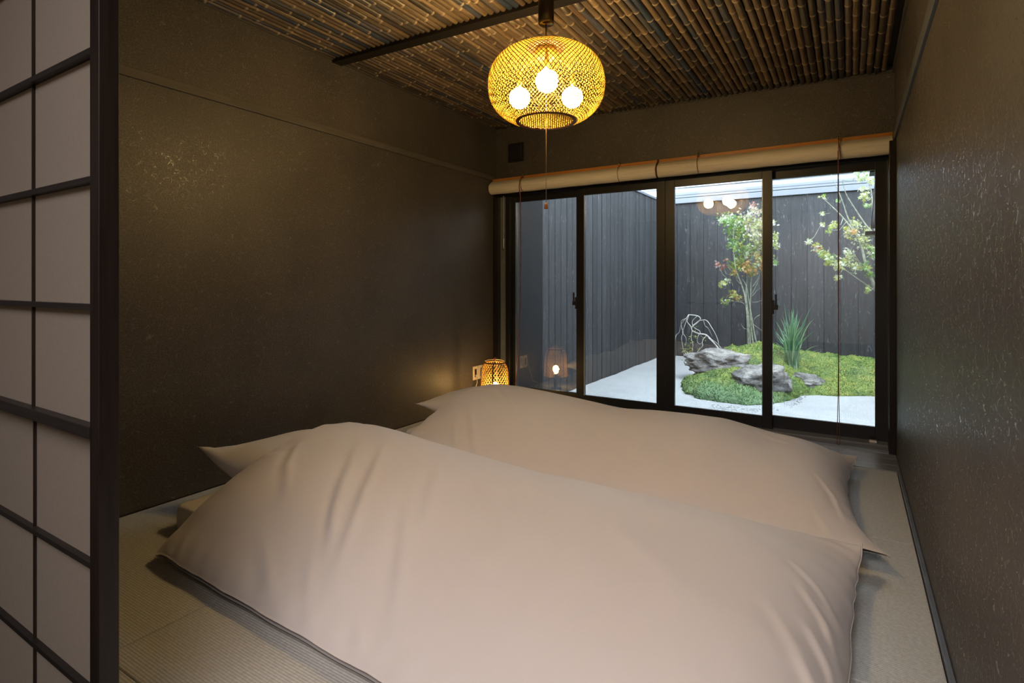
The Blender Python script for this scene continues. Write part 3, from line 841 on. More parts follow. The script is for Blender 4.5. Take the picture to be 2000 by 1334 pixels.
    s = MB(); s.tube([tuple(p) for p in rp], .0020, 5, cap=False); so = s.mesh('seam', M['duvet'])
    link(bpy.data.objects.new('seam', so), o)
    return o
def under(x0, x1, y0, y1, px, py, ph):
    def f(X, Y):
        inn = np.clip((X - x0 + .09) / .06, 0, 1) * np.clip((x1 - X + .09) / .06, 0, 1) * np.clip((Y - y0 + .09) / .06, 0, 1) * np.clip((y1 - Y + .09) / .06, 0, 1)
        base = .012 + .114 * inn
        pil = np.clip((px[1] - X + .08) / .12, 0, 1) * np.clip((Y - py[0] + .1) / .14, 0, 1) * np.clip((py[1] - Y + .1) / .14, 0, 1)
        return base + pil * (ph - .11)
    return f
def on_z(px, py, z):
    d = at(px, py, 1.0) - Vector((0, 0, H)); k = (z - H) / d.z
    return (d.x * k, d.y * k)
def folds(z, rows): return [([on_z(a, b, z) for a, b in pts], amp, wd) for pts, amp, wd in rows]
D1 = dict(
    corners=[(-2.215, 1.045), (.045, .97), (.035, 2.36), (-2.23, 2.40)], pinch=(.0, .045, .03, .0),
    sn=([0, .04, .12, 1], [.035, .045, .035, .03]), sf=([0, .9, 1], [.07, .10, .10]),
    sh=([0, .063, .135, .22, .26, .34, .49, .58, .70, .85, 1], [.035, .05, .095, .15, .18, .24, .33, .345, .31, .2, .08]),
    st=([0, .5, .9, 1], [.05, .05, .07, .11]),
    ridge=([-2.3, -2.1, -1.9, -1.54, -1.17, -.73, -.378, -.083, .1], [.355, .355, .332, .300, .276, .278, .270, .250, .24]),
    yridge=.49, pv=2.0, ev=.72, pu=6, eu=.62, ah=.94, seed=3, gather=.0022,
    creases=folds(.29, [
        ([(752, 880), (728, 930), (695, 985), (655, 1040)], .015, .022), ([(700, 880), (676, 930), (652, 985), (640, 1030)], .010, .018),
        ([(668, 930), (648, 975), (646, 1000)], .009, .013), ([(585, 880), (562, 915), (558, 955)], .010, .018),
        ([(512, 985), (526, 1030), (545, 1075)], .012, .022), ([(800, 960), (788, 1030), (770, 1105)], .011, .022),
        ([(690, 1075), (706, 1115), (728, 1150)], .010, .016), ([(610, 1000), (600, 1060), (612, 1110)], .007, .020),
        ([(860, 905), (842, 960), (830, 1010)], .008, .022), ([(940, 930), (990, 1000), (1010, 1080)], .006, .035),
        ([(1150, 990), (1260, 1060), (1330, 1130)], .006, .04), ([(1540, 1035), (1600, 1068), (1640, 1100)], .008, .013),
        ([(1560, 1075), (1612, 1115), (1644, 1160)], .009, .013), ([(1570, 1130), (1622, 1180), (1650, 1235)], .009, .013),
        ([(1560, 1190), (1615, 1245), (1650, 1300)], .008, .013), ([(1500, 1120), (1560, 1180), (1600, 1250)], .006, .02)]),
    under=under(-2.42, -.28, 1.24, 2.16, (-2.6, -2.05), (1.40, 2.02), .312))
D2 = dict(
    corners=[(-2.23, 2.33), (.125, 2.395), (.030, 3.62), (-2.22, 3.74)], pinch=(.02, .095, .03, .0),
    sn=([0, .9, 1], [.06, .07, .07]), sf=([0, .9, 1], [.07, .06, .085]),
    sh=([0, .08, .16, .25, .33, .40, .55, .68, .82, 1], [.05, .11, .145, .19, .235, .285, .33, .32, .25, .08]),
    st=([0, .5, .9, 1], [.065, .06, .07, .09]),
    ridge=([-2.3, -2.1, -1.95, -1.585, -1.237, -.922, -.637, -.40, -.14, .03, .1], [.333, .338, .326, .298, .278, .293, .302, .258, .262, .228, .21]),
    yridge=.60, pv=2.0, ev=.72, pu=6, eu=.62, ah=.94, seed=9, gather=.0020,
    creases=folds(.27, [
        ([(915, 800), (930, 840), (938, 885)], .011, .020), ([(885, 810), (890, 850), (905, 880)], .009, .018),
        ([(958, 768), (985, 790), (1010, 805)], .009, .020), ([(1000, 850), (1040, 880), (1090, 895)], .007, .022),
        ([(1170, 880), (1225, 905), (1285, 918)], .010, .018), ([(1200, 905), (1240, 925), (1290, 930)], .008, .014),
        ([(1300, 850), (1340, 880), (1350, 905)], .006, .022), ([(1400, 935), (1450, 958), (1500, 968)], .010, .018),
        ([(1430, 925), (1490, 945), (1540, 965)], .007, .016), ([(1480, 838), (1510, 850), (1545, 856)], .010, .018),
        ([(1590, 890), (1630, 915), (1655, 945)], .007, .012), ([(1590, 930), (1630, 960), (1652, 990)], .007, .012),
        ([(1580, 975), (1630, 1005), (1665, 1035)], .008, .014), ([(1560, 1010), (1620, 1040), (1680, 1060)], .007, .014)]),
    under=under(-2.38, -.28, 2.60, 3.46, (-2.58, -2.05), (2.80, 3.42), .298))
duvet(D1, 'duvet', 'cream-white duvet on the nearer futon, in the foreground')
duvet(D2, 'duvet', 'cream-white duvet on the farther futon, next to the window')

def futon(x0, x1, y0, y1, h, label):
    """soft mattress block with rounded sides"""
    n = 14; mb = MB(); NX, NY = 40, 22
    vs = []; prof = []
    m = h / 2
    ring = []
    # superellipse cross-section rings from bottom to top
    K = 12
    rings = []
    for k in range(K + 1):
        a = -math.pi / 2 + math.pi * k / K
        inset = m * .45 * (1 - abs(math.cos(a)) ** .45); z = m + m * math.copysign(abs(math.sin(a)) ** .75, math.sin(a))
        rings.append((inset, z))
    pts = []
    rc = .03
    def outline(ins):
        P = []
        X0, X1, Y0, Y1 = x0 + ins, x1 - ins, y0 + ins, y1 - ins
        for (cx_, cy_, s) in ((X1 - rc, Y1 - rc, 0), (X0 + rc, Y1 - rc, 1), (X0 + rc, Y0 + rc, 2), (X1 - rc, Y0 + rc, 3)):
            for j in range(6):
                a = math.pi / 2 * (s + j / 5); P.append((cx_ + rc * math.cos(a), cy_ + rc * math.sin(a)))
        return P
    L = 24
    for (ins, z) in rings: vs += [(p[0], p[1], z) for p in outline(ins)]
    fs = []
    for i in range(K):
        for j in range(L): fs.append((i * L + j, i * L + (j + 1) % L, (i + 1) * L + (j + 1) % L, (i + 1) * L + j))
    fs.append(tuple(range(L - 1, -1, -1))); fs.append(tuple(K * L + j for j in range(L)))
    mb.add(vs, fs, 0, True)
    o = mb.build('futon_mattress', M['futon']); tag(o, label, 'futon', 'futon mattresses')
    return o
futon(-2.45, -.30, 1.235, 2.15, .112, 'white futon mattress under the nearer duvet, its corner showing')
futon(-2.43, -.30, 2.62, 3.45, .120, 'white futon mattress under the farther duvet, its corner showing')

def pillow(cx_, cy_, z0, hx, hy, th, label, tipz=0):
    NU, NV = 60, 80
    u = np.linspace(-1, 1, NU)[:, None] * np.ones((1, NV)); v = np.ones((NU, 1)) * np.linspace(-1, 1, NV)[None, :]
    X = cx_ + hx * u * (1 - .06 * (1 - v ** 2) * np.abs(u) ** 3); Y = cy_ + hy * v * (1 - .05 * (1 - u ** 2) * np.abs(v) ** 3)
    # ears at the corners
    ear = (np.abs(u) * np.abs(v)) ** 6
    X += .025 * ear * np.sign(u); Y += .015 * ear * np.sign(v) * (v < 0)
    loft = (np.clip(1 - np.abs(u) ** 2.6, 0, 1) ** .55) * (np.clip(1 - np.abs(v) ** 2.8, 0, 1) ** .55)
    mid = z0 + th * .42 + tipz * (np.abs(u) * np.abs(v)) ** 2.0 * (u < 0) * (v < 0)
    wr = .004 * vnoise(X * 1.0, Y * 2.4, .05, 21) * np.clip(1 - loft * 1.4, 0, 1) * np.clip(loft * 6, 0, 1)
    Zt = mid + th * .60 * loft + wr; Zb = mid - th * .42 * loft - wr
    Zb = np.maximum(Zb, z0)
    Zb = np.minimum(Zb, Zt)
    V = np.stack([X, Y, Zt], -1).reshape(-1, 3); Vb = np.stack([X, Y, Zb], -1)[1:-1, 1:-1].reshape(-1, 3)
    idx = np.arange(NU * NV).reshape(NU, NV); ib = idx.copy()
    ib[1:-1, 1:-1] = NU * NV + np.arange((NU - 2) * (NV - 2)).reshape(NU - 2, NV - 2)
    q1 = np.stack([idx[:-1, :-1], idx[1:, :-1], idx[1:, 1:], idx[:-1, 1:]], -1).reshape(-1, 4)
    q2 = np.stack([ib[:-1, :-1], ib[:-1, 1:], ib[1:, 1:], ib[1:, :-1]], -1).reshape(-1, 4)
    me = bpy.data.meshes.new('pillow'); me.from_pydata(np.vstack([V, Vb]).tolist(), [], np.vstack([q1, q2]).tolist())
    me.materials.append(M['pillow']); me.polygons.foreach_set('use_smooth', [True] * len(me.polygons)); me.update()
    o = bpy.data.objects.new('pillow', me); link(o); tag(o, label, 'pillow', 'pillows under the duvets'); return o
pillow(-2.275, 1.725, .112, .275, .31, .195, 'white pillow poking out from under the nearer duvet', .105)
pillow(-2.27, 3.22, .120, .27, .32, .17, 'white pillow poking out from under the farther duvet', .03)

# ================================================================== courtyard
gr = MB(); NXg, NYg = 60, 70
gx = np.linspace(-2.75, 1.35, NXg); gy = np.linspace(FY1 + .02, 9.25, NYg)
GX, GY = np.meshgrid(gx, gy, indexing='ij'); GZ = ZG + .006 * vnoise(GX, GY, .35, 40) + .003 * vnoise(GX, GY, .12, 41)
GZ[:, 0] -= .02
gv = np.stack([GX, GY, GZ], -1).reshape(-1, 3).tolist(); gi = np.arange(NXg * NYg).reshape(NXg, NYg)
gr.add(gv, np.stack([gi[:-1, :-1], gi[1:, :-1], gi[1:, 1:], gi[:-1, 1:]], -1).reshape(-1, 4).tolist(), 0, True)
o = gr.build('gravel_ground', M['gravel']); o['kind'] = 'structure'
def fence(name, x0, x1, y0, y1, n, label, along):
    t = empty(name, ((x0 + x1) / 2, (y0 + y1) / 2, ZG), label, 'fence', 'dark board fences round the courtyard')
    # backing sheet closes the joints
    if along == 'x': MB().box(x0 - .10, x1, y0 + .018, y1 + .03, ZG - .05, 2.36).build('backing', M['black_plastic'], t)
    else: MB().box(x0 - .03, x1 - .018, y0, y1 + .0175, ZG - .05, 2.38).build('backing', M['black_plastic'], t)
    rr = random.Random(5)
    mesh = None
    for k in range(n):
        w_ = ((x1 - x0) if along == 'x' else (y1 - y0)) / n
        g = .0045; dd = rr.uniform(0, .006)
        h0, h1 = ZG - .03, (2.368 if along == 'x' else 2.392)
        if along == 'x': MB().box(x0 + k * w_ + g, x0 + (k + 1) * w_ - g, y0 + dd, y0 + .017, h0, h1).build('board', M['fence'], t)
        else: MB().box(x1 - .017, x1 - dd, y0 + k * w_ + g, y0 + (k + 1) * w_ - g, h0, h1).build('board', M['fence'], t)
    return t
fb = fence('board_fence', -2.67, 1.35, 9.20, 9.22, 19, 'dark vertical-board fence across the back of the gravel courtyard', 'x')
fl = fence('board_fence', -2.69, -2.67, 4.92, 9.20, 30, 'dark vertical-board fence along the left side of the gravel courtyard', 'y')
struct(MB().box(1.35, 1.40, 4.47, 9.19, ZG - .05, 2.39).build('wall_courtyard', M['fence']))
# coping on the fences
for par, a in ((fb, (-2.75, 1.4, 9.16, 9.30)),):
    MB().box(a[0], a[1], 9.165, 9.30, 2.370, 2.455).build('coping', M['cap'], par, bevel=.004)
    MB().box(a[0], a[1], 9.185, 9.30, 2.465, 2.500).build('coping', M['cap'], par, bevel=.004)
    MB().box(a[0], a[1], 9.20, 9.34, 2.50, 2.56).build('coping', M['cap'], par, bevel=.012)
MB().box(-2.76, -2.655, 4.92, 9.16, 2.394, 2.43).build('coping', M['cap'], fl, bevel=.004)
# neighbour's white weatherboard wall
nb = empty('neighbour_house', (-.5, 9.6, ZG), 'white weatherboarded house wall rising behind the back fence', 'building')
MB().box(-6.5, 3.5, 9.62, 9.9, ZG, 4.3).build('wall_core', M['siding'], nb)
for k in range(16):
    z = 2.2 + k * .125
    vs = [(-6.5, 9.585, z), (3.5, 9.585, z), (3.5, 9.618, z + .123), (-6.5, 9.618, z + .123), (-6.5, 9.62, z), (3.5, 9.62, z), (3.5, 9.62, z + .123), (-6.5, 9.62, z + .123)]
    MB().add(vs, [(0, 1, 2, 3), (4, 7, 6, 5), (0, 4, 5, 1), (3, 2, 6, 7)]).build('siding_board', M['siding'], nb)
# roof edge of the own house over the window, seen only from below
struct(MB().box(-2.9, 1.5, 4.40, 4.46, 1.86, 2.8).build('wall_facade', M['black_plastic']))

# moss bank
def moss_h(X, Y):
    def dome(cx_, cy_, rx, ry, h, p=.6):
        r2 = .16 * vnoise(X, Y, .22, 60) + .07 * vnoise(X, Y, .08, 61) + ((X - cx_) / rx) ** 2 + ((Y - cy_) / ry) ** 2
        return h * np.clip(1 - r2, 0, 1) ** p
    a = dome(-1.06, 6.85, .64, 1.06, .20, .5)
    b = dome(-1.02, 7.75, .70, .95, .40, .8)
    edge = np.interp(X, [-.9, -.55, -.3, .25, 1.3], [7.6, 6.85, 6.78, 7.02, 7.2]) + .03 * np.sin(X * 9)
    side = np.clip((X + .95) / .25, 0, 1)
    c = .13 * np.clip((Y - edge) / .5, 0, 1) ** .5 * side ** .5
    c += .03 * np.clip((Y - edge) / 1.5, 0, 1) * side + .10 * np.exp(-((X + .6) / .35) ** 2 - ((Y - 8.2) / .8) ** 2)
    h = np.maximum(np.maximum(a, b), c)
    return h
NXm, NYm = 230, 260
mx = np.linspace(-1.85, 1.34, NXm); my = np.linspace(5.55, 9.195, NYm); MX, MY = np.meshgrid(mx, my, indexing='ij')
hh = moss_h(MX, MY)
lump = .018 * vnoise(MX, MY, .09, 50) + .012 * vnoise(MX, MY, .045, 51) + .03 * vnoise(MX, MY, .25, 52)
MZ = ZG - .03 + np.where(hh > .002, hh + .028 + lump * np.clip(hh * 9, 0, 1), 0)
mv = np.stack([MX, MY, MZ], -1).reshape(-1, 3).tolist(); mi = np.arange(NXm * NYm).reshape(NXm, NYm)
keep = (hh > .002); kq = keep[:-1, :-1] | keep[1:, :-1] | keep[1:, 1:] | keep[:-1, 1:]
fq = np.stack([mi[:-1, :-1], mi[1:, :-1], mi[1:, 1:], mi[:-1, 1:]], -1)[kq].reshape(-1, 4).tolist()
mo = MB(); mo.add(mv, fq, 0, True)
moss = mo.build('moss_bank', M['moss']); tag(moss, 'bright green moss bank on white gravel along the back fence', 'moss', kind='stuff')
# sprigs
N = 30000
sx = R.uniform(-1.8, 1.2, N * 2); sy = R.uniform(5.6, 9.18, N * 2); sh_ = moss_h(sx, sy); k = sh_ > .004; sx, sy, sh_ = sx[k][:N], sy[k][:N], sh_[k][:N]
sl = .018 * vnoise(sx, sy, .09, 50) + .012 * vnoise(sx, sy, .045, 51) + .03 * vnoise(sx, sy, .25, 52)
sz = ZG - .002 + sh_ + sl * np.clip(sh_ * 9, 0, 1) - .004
n_ = len(sx); ang = R.uniform(0, 6.28, n_); sc_ = R.uniform(.009, .020, n_)
base = np.stack([sx, sy, sz], -1)
sv = []
for j in range(3):
    aa = ang + j * 2.094
    sv.append(base + np.stack([np.cos(aa) * sc_ * .7, np.sin(aa) * sc_ * .7, np.zeros(n_)], -1))
tipp = base + np.stack([R.uniform(-.01, .01, n_), R.uniform(-.01, .01, n_), sc_ * 1.2], -1)
sv.append(tipp); SV = np.stack(sv, 1).reshape(-1, 3)
bi = np.arange(n_)[:, None] * 4
FV = np.concatenate([bi + np.array([[0, 1, 3]]), bi + np.array([[1, 2, 3]]), bi + np.array([[2, 0, 3]])], 0)
spg = MB(); spg.v = [tuple(p) for p in SV.tolist()]; spg.f = FV.tolist(); spg.m = [0] * len(spg.f); spg.s = [False] * len(spg.f)
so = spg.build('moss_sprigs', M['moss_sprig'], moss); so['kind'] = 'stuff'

# rocks
from mathutils import noise as mnoise
def rock(c, r, seed, label, flat=.0, cuts=9, rotz=0):
    import bmesh
    bm = bmesh.new(); bmesh.ops.create_icosphere(bm, subdivisions=5, radius=1)
    rr = random.Random(seed)
    planes = []
    for k in range(cuts):
        n = Vector((rr.uniform(-1, 1), rr.uniform(-1, 1), rr.uniform(-.5, 1))).normalized(); planes.append((n, rr.uniform(.62, .86)))
    if flat: planes.append((Vector((.05, -.15, 1)).normalized(), flat))
    for v in bm.verts:
        p = v.co.copy()
        for n, d in planes:
            q_ = p.dot(n) - d
            if q_ > 0: p -= n * q_ * .92
        q = p.copy()
        s = mnoise.fractal(q * 2.2 + Vector((seed, 0, 0)), .9, 2.1, 5) * .15 + (mnoise.ridged_multi_fractal(Vector((q.x * 1.2, q.y * 1.2, q.z * 3.5)) + Vector((seed * 3, 1, 0)), .9, 2.2, 5, .9, 1.8) - 1) * .085
        v.co = p * (1 + s)
    bm.transform(Matrix.Rotation(rotz, 4, 'Z') @ Matrix.Diagonal((*r, 1)))
    me = bpy.data.meshes.new('garden_rock'); bm.to_mesh(me); bm.free(); me.materials.append(M['rock'])
    me.polygons.foreach_set('use_smooth', [True] * len(me.polygons))
    o = bpy.data.objects.new('garden_rock', me); o.location = c; link(o); tag(o, label, 'rock', 'rocks on the moss bank'); return o
rk1 = rock(tuple(at(1408, 706, 7.15)), (.43, .40, .19), 4, 'long flat-topped grey rock lying behind the front boulder on the moss', .72, 8, .15)
rk2 = rock(tuple(at(1482, 745, 6.45)), (.315, .32, .265), 12, 'upright grey boulder at the front of the moss, behind the window stile', .8, 8, .3)
rk3 = rock(tuple(at(1579, 748, 7.05)), (.225, .17, .125), 23, 'small dark grey rock on the moss below the iris clump', .8, 9, .1)

# iris clump
ir = MB(); ir2 = MB(); root = at(1546, 716, 7.35)
rr = random.Random(3)
def blade(mb, p0, tip, mid, w):
    p0, tip, mid = Vector(p0), Vector(tip), Vector(mid); n = 9; vs = []
    for k in range(n + 1):
        t = k / n; p = p0 * (1 - t) ** 2 + mid * 2 * t * (1 - t) + tip * t * t
        ww = w * (1 - t ** 2.2) * .5 + .0004
        vs += [p + Vector((-ww * .85, -ww * .5, 0)), p + Vector((0, -.002, 0)), p + Vector((ww * .85, ww * .5, 0))]
    fs = []
    for k in range(n):
        fs += [(3 * k, 3 * k + 1, 3 * k + 4, 3 * k + 3), (3 * k + 1, 3 * k + 2, 3 * k + 5, 3 * k + 4)]
    mb.add(vs, fs, 0, True)
for k in range(95):
    a = rr.gauss(0, 1); tx = 1550 + a * 17; ty = rr.uniform(596, 660) + abs(a) * 14
    bx_ = 1547 + rr.gauss(0, 6); Yb = 7.35 + rr.uniform(-.08, .08); Yt = Yb + rr.uniform(-.25, .25)
    p0 = at(bx_, 716, Yb); p0.z = ZG + float(moss_h(np.array(p0.x), np.array(p0.y))) - .01; tip = at(tx, ty, Yt); mid = (p0 + tip) / 2 + Vector(((p0.x - tip.x) * .25, 0, .05 + .05 * rr.random()))
    blade(ir if rr.random() < .7 else ir2, p0, tip, mid, rr.uniform(.012, .020))
for (tx, ty, mx_, my_) in [(1512, 624, 1528, 640), (1510, 640, 1530, 665), (1531, 592, 1540, 640), (1588, 593, 1562, 640), (1590, 623, 1566, 640), (1613, 676, 1575, 668),
                           (1620, 682, 1588, 678), (1511, 665, 1530, 680), (1514, 652, 1532, 672), (1549, 590, 1548, 650), (1580, 612, 1560, 650)]:
    Yb = 7.35; p0 = at(1546 + rr.uniform(-8, 8), 716, Yb); p0.z = ZG + float(moss_h(np.array(p0.x), np.array(p0.y))) - .01; tip = at(tx, ty, Yb - .05); m_ = at(mx_, my_, Yb - .02)
    blade(ir if rr.random() < .6 else ir2, p0, tip, m_ * 1.0, .016)
irt = empty('iris_clump', tuple(root), 'tall blue-green grassy iris clump growing on the moss', 'plant')
o = ir.build('leaf_blades', M['blade'], irt); o['kind'] = 'stuff'
o = ir2.build('pale_leaf_blades', M['blade_l'], irt); o['kind'] = 'stuff'

# contorted willow
wt = empty('contorted_willow', tuple(at(1418, 692, 7.3)), 'small nearly bare twisted willow drooping left over the flat rock', 'plant')
tw = MB()
def px_tube(mb, pts, Y, r0, r1, seed=0, n=6, dY=.12, sub=4):
    rs = random.Random(seed); P_ = []; y = Y
    for i, (a, b) in enumerate(pts):
        P_.append(at(a, b, y)); y += rs.uniform(-dY, dY)
    # catmull-rom
    out = []
    for i in range(len(P_) - 1):
        p0, p1, p2, p3 = P_[max(i - 1, 0)], P_[i], P_[i + 1], P_[min(i + 2, len(P_) - 1)]
        for s in range(sub):
            t = s / sub
            out.append(.5 * ((2 * p1) + (p2 - p0) * t + (2 * p0 - 5 * p1 + 4 * p2 - p3) * t * t + (3 * p1 - p0 - 3 * p2 + p3) * t ** 3))
    out.append(P_[-1])
    L = len(out); mb.tube(out, [r0 + (r1 - r0) * i / (L - 1) for i in range(L)], n)
    return out
br = [
    ([(1420, 690), (1410, 688), (1396, 672), (1380, 655), (1366, 652), (1352, 646), (1352, 638), (1362, 630), (1368, 623), (1362, 617), (1345, 615)], .012, .007),
    ([(1345, 615), (1340, 622), (1331, 627), (1331, 638), (1334, 650), (1331, 660), (1334, 680), (1336, 700)], .007, .002),
    ([(1340, 622), (1330, 634), (1327, 648), (1320, 656), (1319, 668)], .005, .002),
    ([(1342, 622), (1336, 640), (1333, 650), (1340, 660), (1339, 676)], .005, .002),
    ([(1368, 626), (1380, 626), (1390, 640), (1397, 652), (1402, 664), (1404, 672)], .006, .002),
    ([(1374, 626), (1377, 636), (1383, 641), (1388, 650), (1391, 658)], .004, .002),
    ([(1352, 646), (1348, 636), (1342, 628), (1345, 618)], .006, .004),
    ([(1380, 655), (1372, 666), (1372, 676), (1364, 684), (1362, 690)], .005, .002),
    ([(1366, 652), (1362, 660), (1362, 668), (1368, 672), (1374, 662), (1368, 655)], .004, .002),
    ([(1352, 646), (1350, 660), (1353, 672), (1352, 690)], .005, .002),
    ([(1362, 617), (1352, 628), (1356, 640), (1366, 646), (1368, 652)], .004, .003),
    ([(1396, 672), (1388, 664), (1384, 660), (1400, 670), (1412, 684), (1421, 689)], .004, .003),
]
for i, (pts, r0, r1) in enumerate(br): px_tube(tw, pts, 7.3, r0, r1, i, 6, .03)
tw.build('twisted_branches', M['willow'], wt)
lv = MB(); rr = random.Random(8)
def leafshape(mb, c, size, mi, kind='maple', rnd=rr):
    q = Matrix.Rotation(rnd.uniform(0, 6.28), 3, 'Z') @ Matrix.Rotation(rnd.gauss(0, .9), 3, 'X') @ Matrix.Rotation(rnd.gauss(.4, .8), 3, 'Y')
    if kind == 'maple':
        vs = []; angs = (-2.2, -1.1, 0, 1.1, 2.2); rs_ = (.55, .85, 1.0, .85, .55)
        pts = []
        for a, r_ in zip(angs, rs_):
            pts.append((math.cos(a - .55) * .28, math.sin(a - .55) * .28)); pts.append((math.cos(a) * r_, math.sin(a) * r_))
        pts.append((math.cos(2.75) * .28, math.sin(2.75) * .28))
        vs = [c] + [c + q @ Vector((x * size, y * size, -.12 * size * math.hypot(x, y))) for x, y in pts]
        fs = [(0, 1 + 2 * k, 2 + 2 * k, 3 + 2 * k) for k in range(5)]
    else:
        pts = [(0, 0), (.5, .16), (1, 0), (.5, -.16)]
        vs = [c + q @ Vector((x * size, y * size, -.2 * size * x)) for x, y in pts]; fs = [(0, 1, 2, 3)]
    mb.add(vs, fs, mi)
for (a, b, r_, n) in [(1347, 660, 8, 14), (1340, 678, 9, 26), (1345, 690, 9, 30), (1355, 655, 5, 8), (1360, 640, 5, 6), (1366, 684, 5, 10), (1338, 706, 4, 8), (1371, 690, 4, 6), (1402, 688, 4, 3), (1378, 664, 4, 4)]:
    for _ in range(n):
        leafshape(lv, at(a + rr.gauss(0, r_ * .5), b + rr.gauss(0, r_ * .5), 7.3 + rr.uniform(-.06, .06)), rr.uniform(.025, .045), rr.choice([0, 1, 1]), 'willow')
o = lv.build('narrow_leaves', LEAF, wt); o['kind'] = 'stuff'

# maple behind the rocks
def maple(root, label, trunks, blobs, Y, twigs, name='maple_tree', seed=1, dy=.35, lsize=(.022, .040)):
    t = empty(name, tuple(root), label, 'tree')
    tb = MB(); rs = random.Random(seed); nodes_ = []
    for i, (pts, r0, r1) in enumerate(trunks): nodes_ += px_tube(tb, pts, Y, r0, r1, seed + i, 7, .04)
    for i, (pts, r0, r1) in enumerate(twigs): nodes_ += px_tube(tb, pts, Y, r0, r1, seed + 50 + i, 5, .05)
    lb = MB()
    for (a, b, r_, n, mats) in blobs:
        yb = Y + rs.uniform(-dy, dy) * .5
        c0 = at(a, b, yb)
        near = min(nodes_, key=lambda p: (p - c0).length)
        mid = (near + c0) / 2 + Vector((rs.uniform(-.04, .04), rs.uniform(-.04, .04), -.04))
        tb.tube([near, mid, c0], [.004, .003, .0015], 4)
        for _ in range(max(3, n // 9)):
            tb.tube([c0, c0 + Vector((rs.gauss(0, r_ / 240), rs.gauss(0, .06), rs.gauss(0, r_ / 240)))], [.002, .001], 3)
        for _ in range(int(n * 1.5)):
            p = at(a + rs.gauss(0, r_ * .55), b + rs.gauss(0, r_ * .5), yb + rs.gauss(0, .10))
            leafshape(lb, p, rs.uniform(*lsize), rs.choice(mats), 'maple', rs)
    tb.build('trunk_and_branches', M['bark'], t)
    o = lb.build('leaves', LEAF, t); o['kind'] = 'stuff'
    return t
G_, Y_, O_, P__, R_, W_ = 0, 1, 2, 3, 4, 5
maple(at(1470, 678, 7.7), 'slender multi-stemmed maple with yellow and green leaves behind the rocks',
    [([(1462, 682), (1461, 650), (1459, 615), (1455, 580), (1448, 555), (1442, 540), (1436, 520), (1432, 470), (1436, 420)], .014, .004),
     ([(1466, 682), (1464, 650), (1461, 610), (1457, 575), (1459, 545), (1463, 500), (1466, 450), (1470, 410)], .012, .004),
     ([(1473, 682), (1468, 650), (1465, 610), (1466, 575), (1467, 548), (1474, 520), (1482, 480), (1488, 430)], .012, .004),
     ([(1480, 682), (1473, 650), (1468, 620), (1463, 590), (1458, 560), (1450, 545)], .011, .004)],
    [(1430, 435, 18, 120, [G_, G_, G_, W_]), (1442, 455, 18, 130, [G_, G_, Y_]), (1420, 428, 12, 50, [G_, W_, W_]), (1440, 478, 15, 90, [G_, G_, Y_]),
     (1458, 430, 16, 90, [P__, W_, Y_]), (1475, 415, 14, 70, [P__, P__, W_]), (1486, 440, 14, 90, [P__, W_, Y_]), (1470, 455, 18, 120, [Y_, W_, P__]),
     (1485, 475, 16, 110, [Y_, W_, Y_, P__]), (1462, 488, 16, 110, [Y_, G_, W_]), (1482, 505, 14, 80, [Y_, O_, W_]), (1445, 508, 12, 50, [G_, Y_]),
     (1438, 520, 12, 55, [Y_, Y_, G_]), (1458, 520, 12, 60, [O_, O_, Y_]), (1470, 528, 12, 50, [O_, Y_]), (1434, 533, 7, 25, [Y_, O_]),
     (1402, 516, 5, 12, [R_, R_, P__]), (1412, 521, 6, 12, [R_]), (1418, 506, 5, 8, [R_, G_]), (1490, 520, 8, 30, [Y_, O_]),
     (1412, 553, 7, 26, [W_, Y_]), (1421, 548, 5, 10, [W_]), (1432, 575, 8, 32, [O_, Y_, Y_]), (1417, 589, 8, 30, [W_, Y_, G_]), (1441, 582, 6, 14, [O_, Y_]),
     (1472, 400, 8, 22, [P__, R_]), (1408, 432, 6, 12, [W_, G_]), (1500, 440, 12, 60, [P__, W_, Y_]), (1504, 475, 12, 60, [Y_, W_]),
     (1513, 460, 7, 26, [W_, Y_]), (1517, 480, 6, 22, [W_]), (1513, 512, 6, 20, [W_, G_]), (1510, 435, 5, 12, [W_, P__]), (1500, 505, 9, 30, [Y_, O_, W_])],
    7.75,
    [([(1455, 580), (1450, 588), (1440, 582), (1433, 577)], .006, .003), ([(1458, 600), (1448, 590), (1424, 588)], .005, .002), ([(1448, 556), (1440, 548), (1436, 538)], .005, .003),
     ([(1461, 642), (1454, 642), (1449, 636), (1447, 632)], .004, .002), ([(1470, 590), (1478, 590), (1490, 586)], .004, .002), ([(1470, 630), (1476, 620), (1484, 615)], .004, .002),
     ([(1470, 632), (1480, 640), (1492, 648)], .004, .002), ([(1468, 575), (1476, 560), (1484, 540)], .005, .002), ([(1470, 560), (1480, 545), (1488, 525)], .005, .002),
     ([(1432, 560), (1426, 545), (1418, 548), (1410, 553)], .004, .002), ([(1440, 545), (1438, 530)], .004, .003), ([(1468, 580), (1478, 568), (1486, 562)], .004, .002)], seed=4)
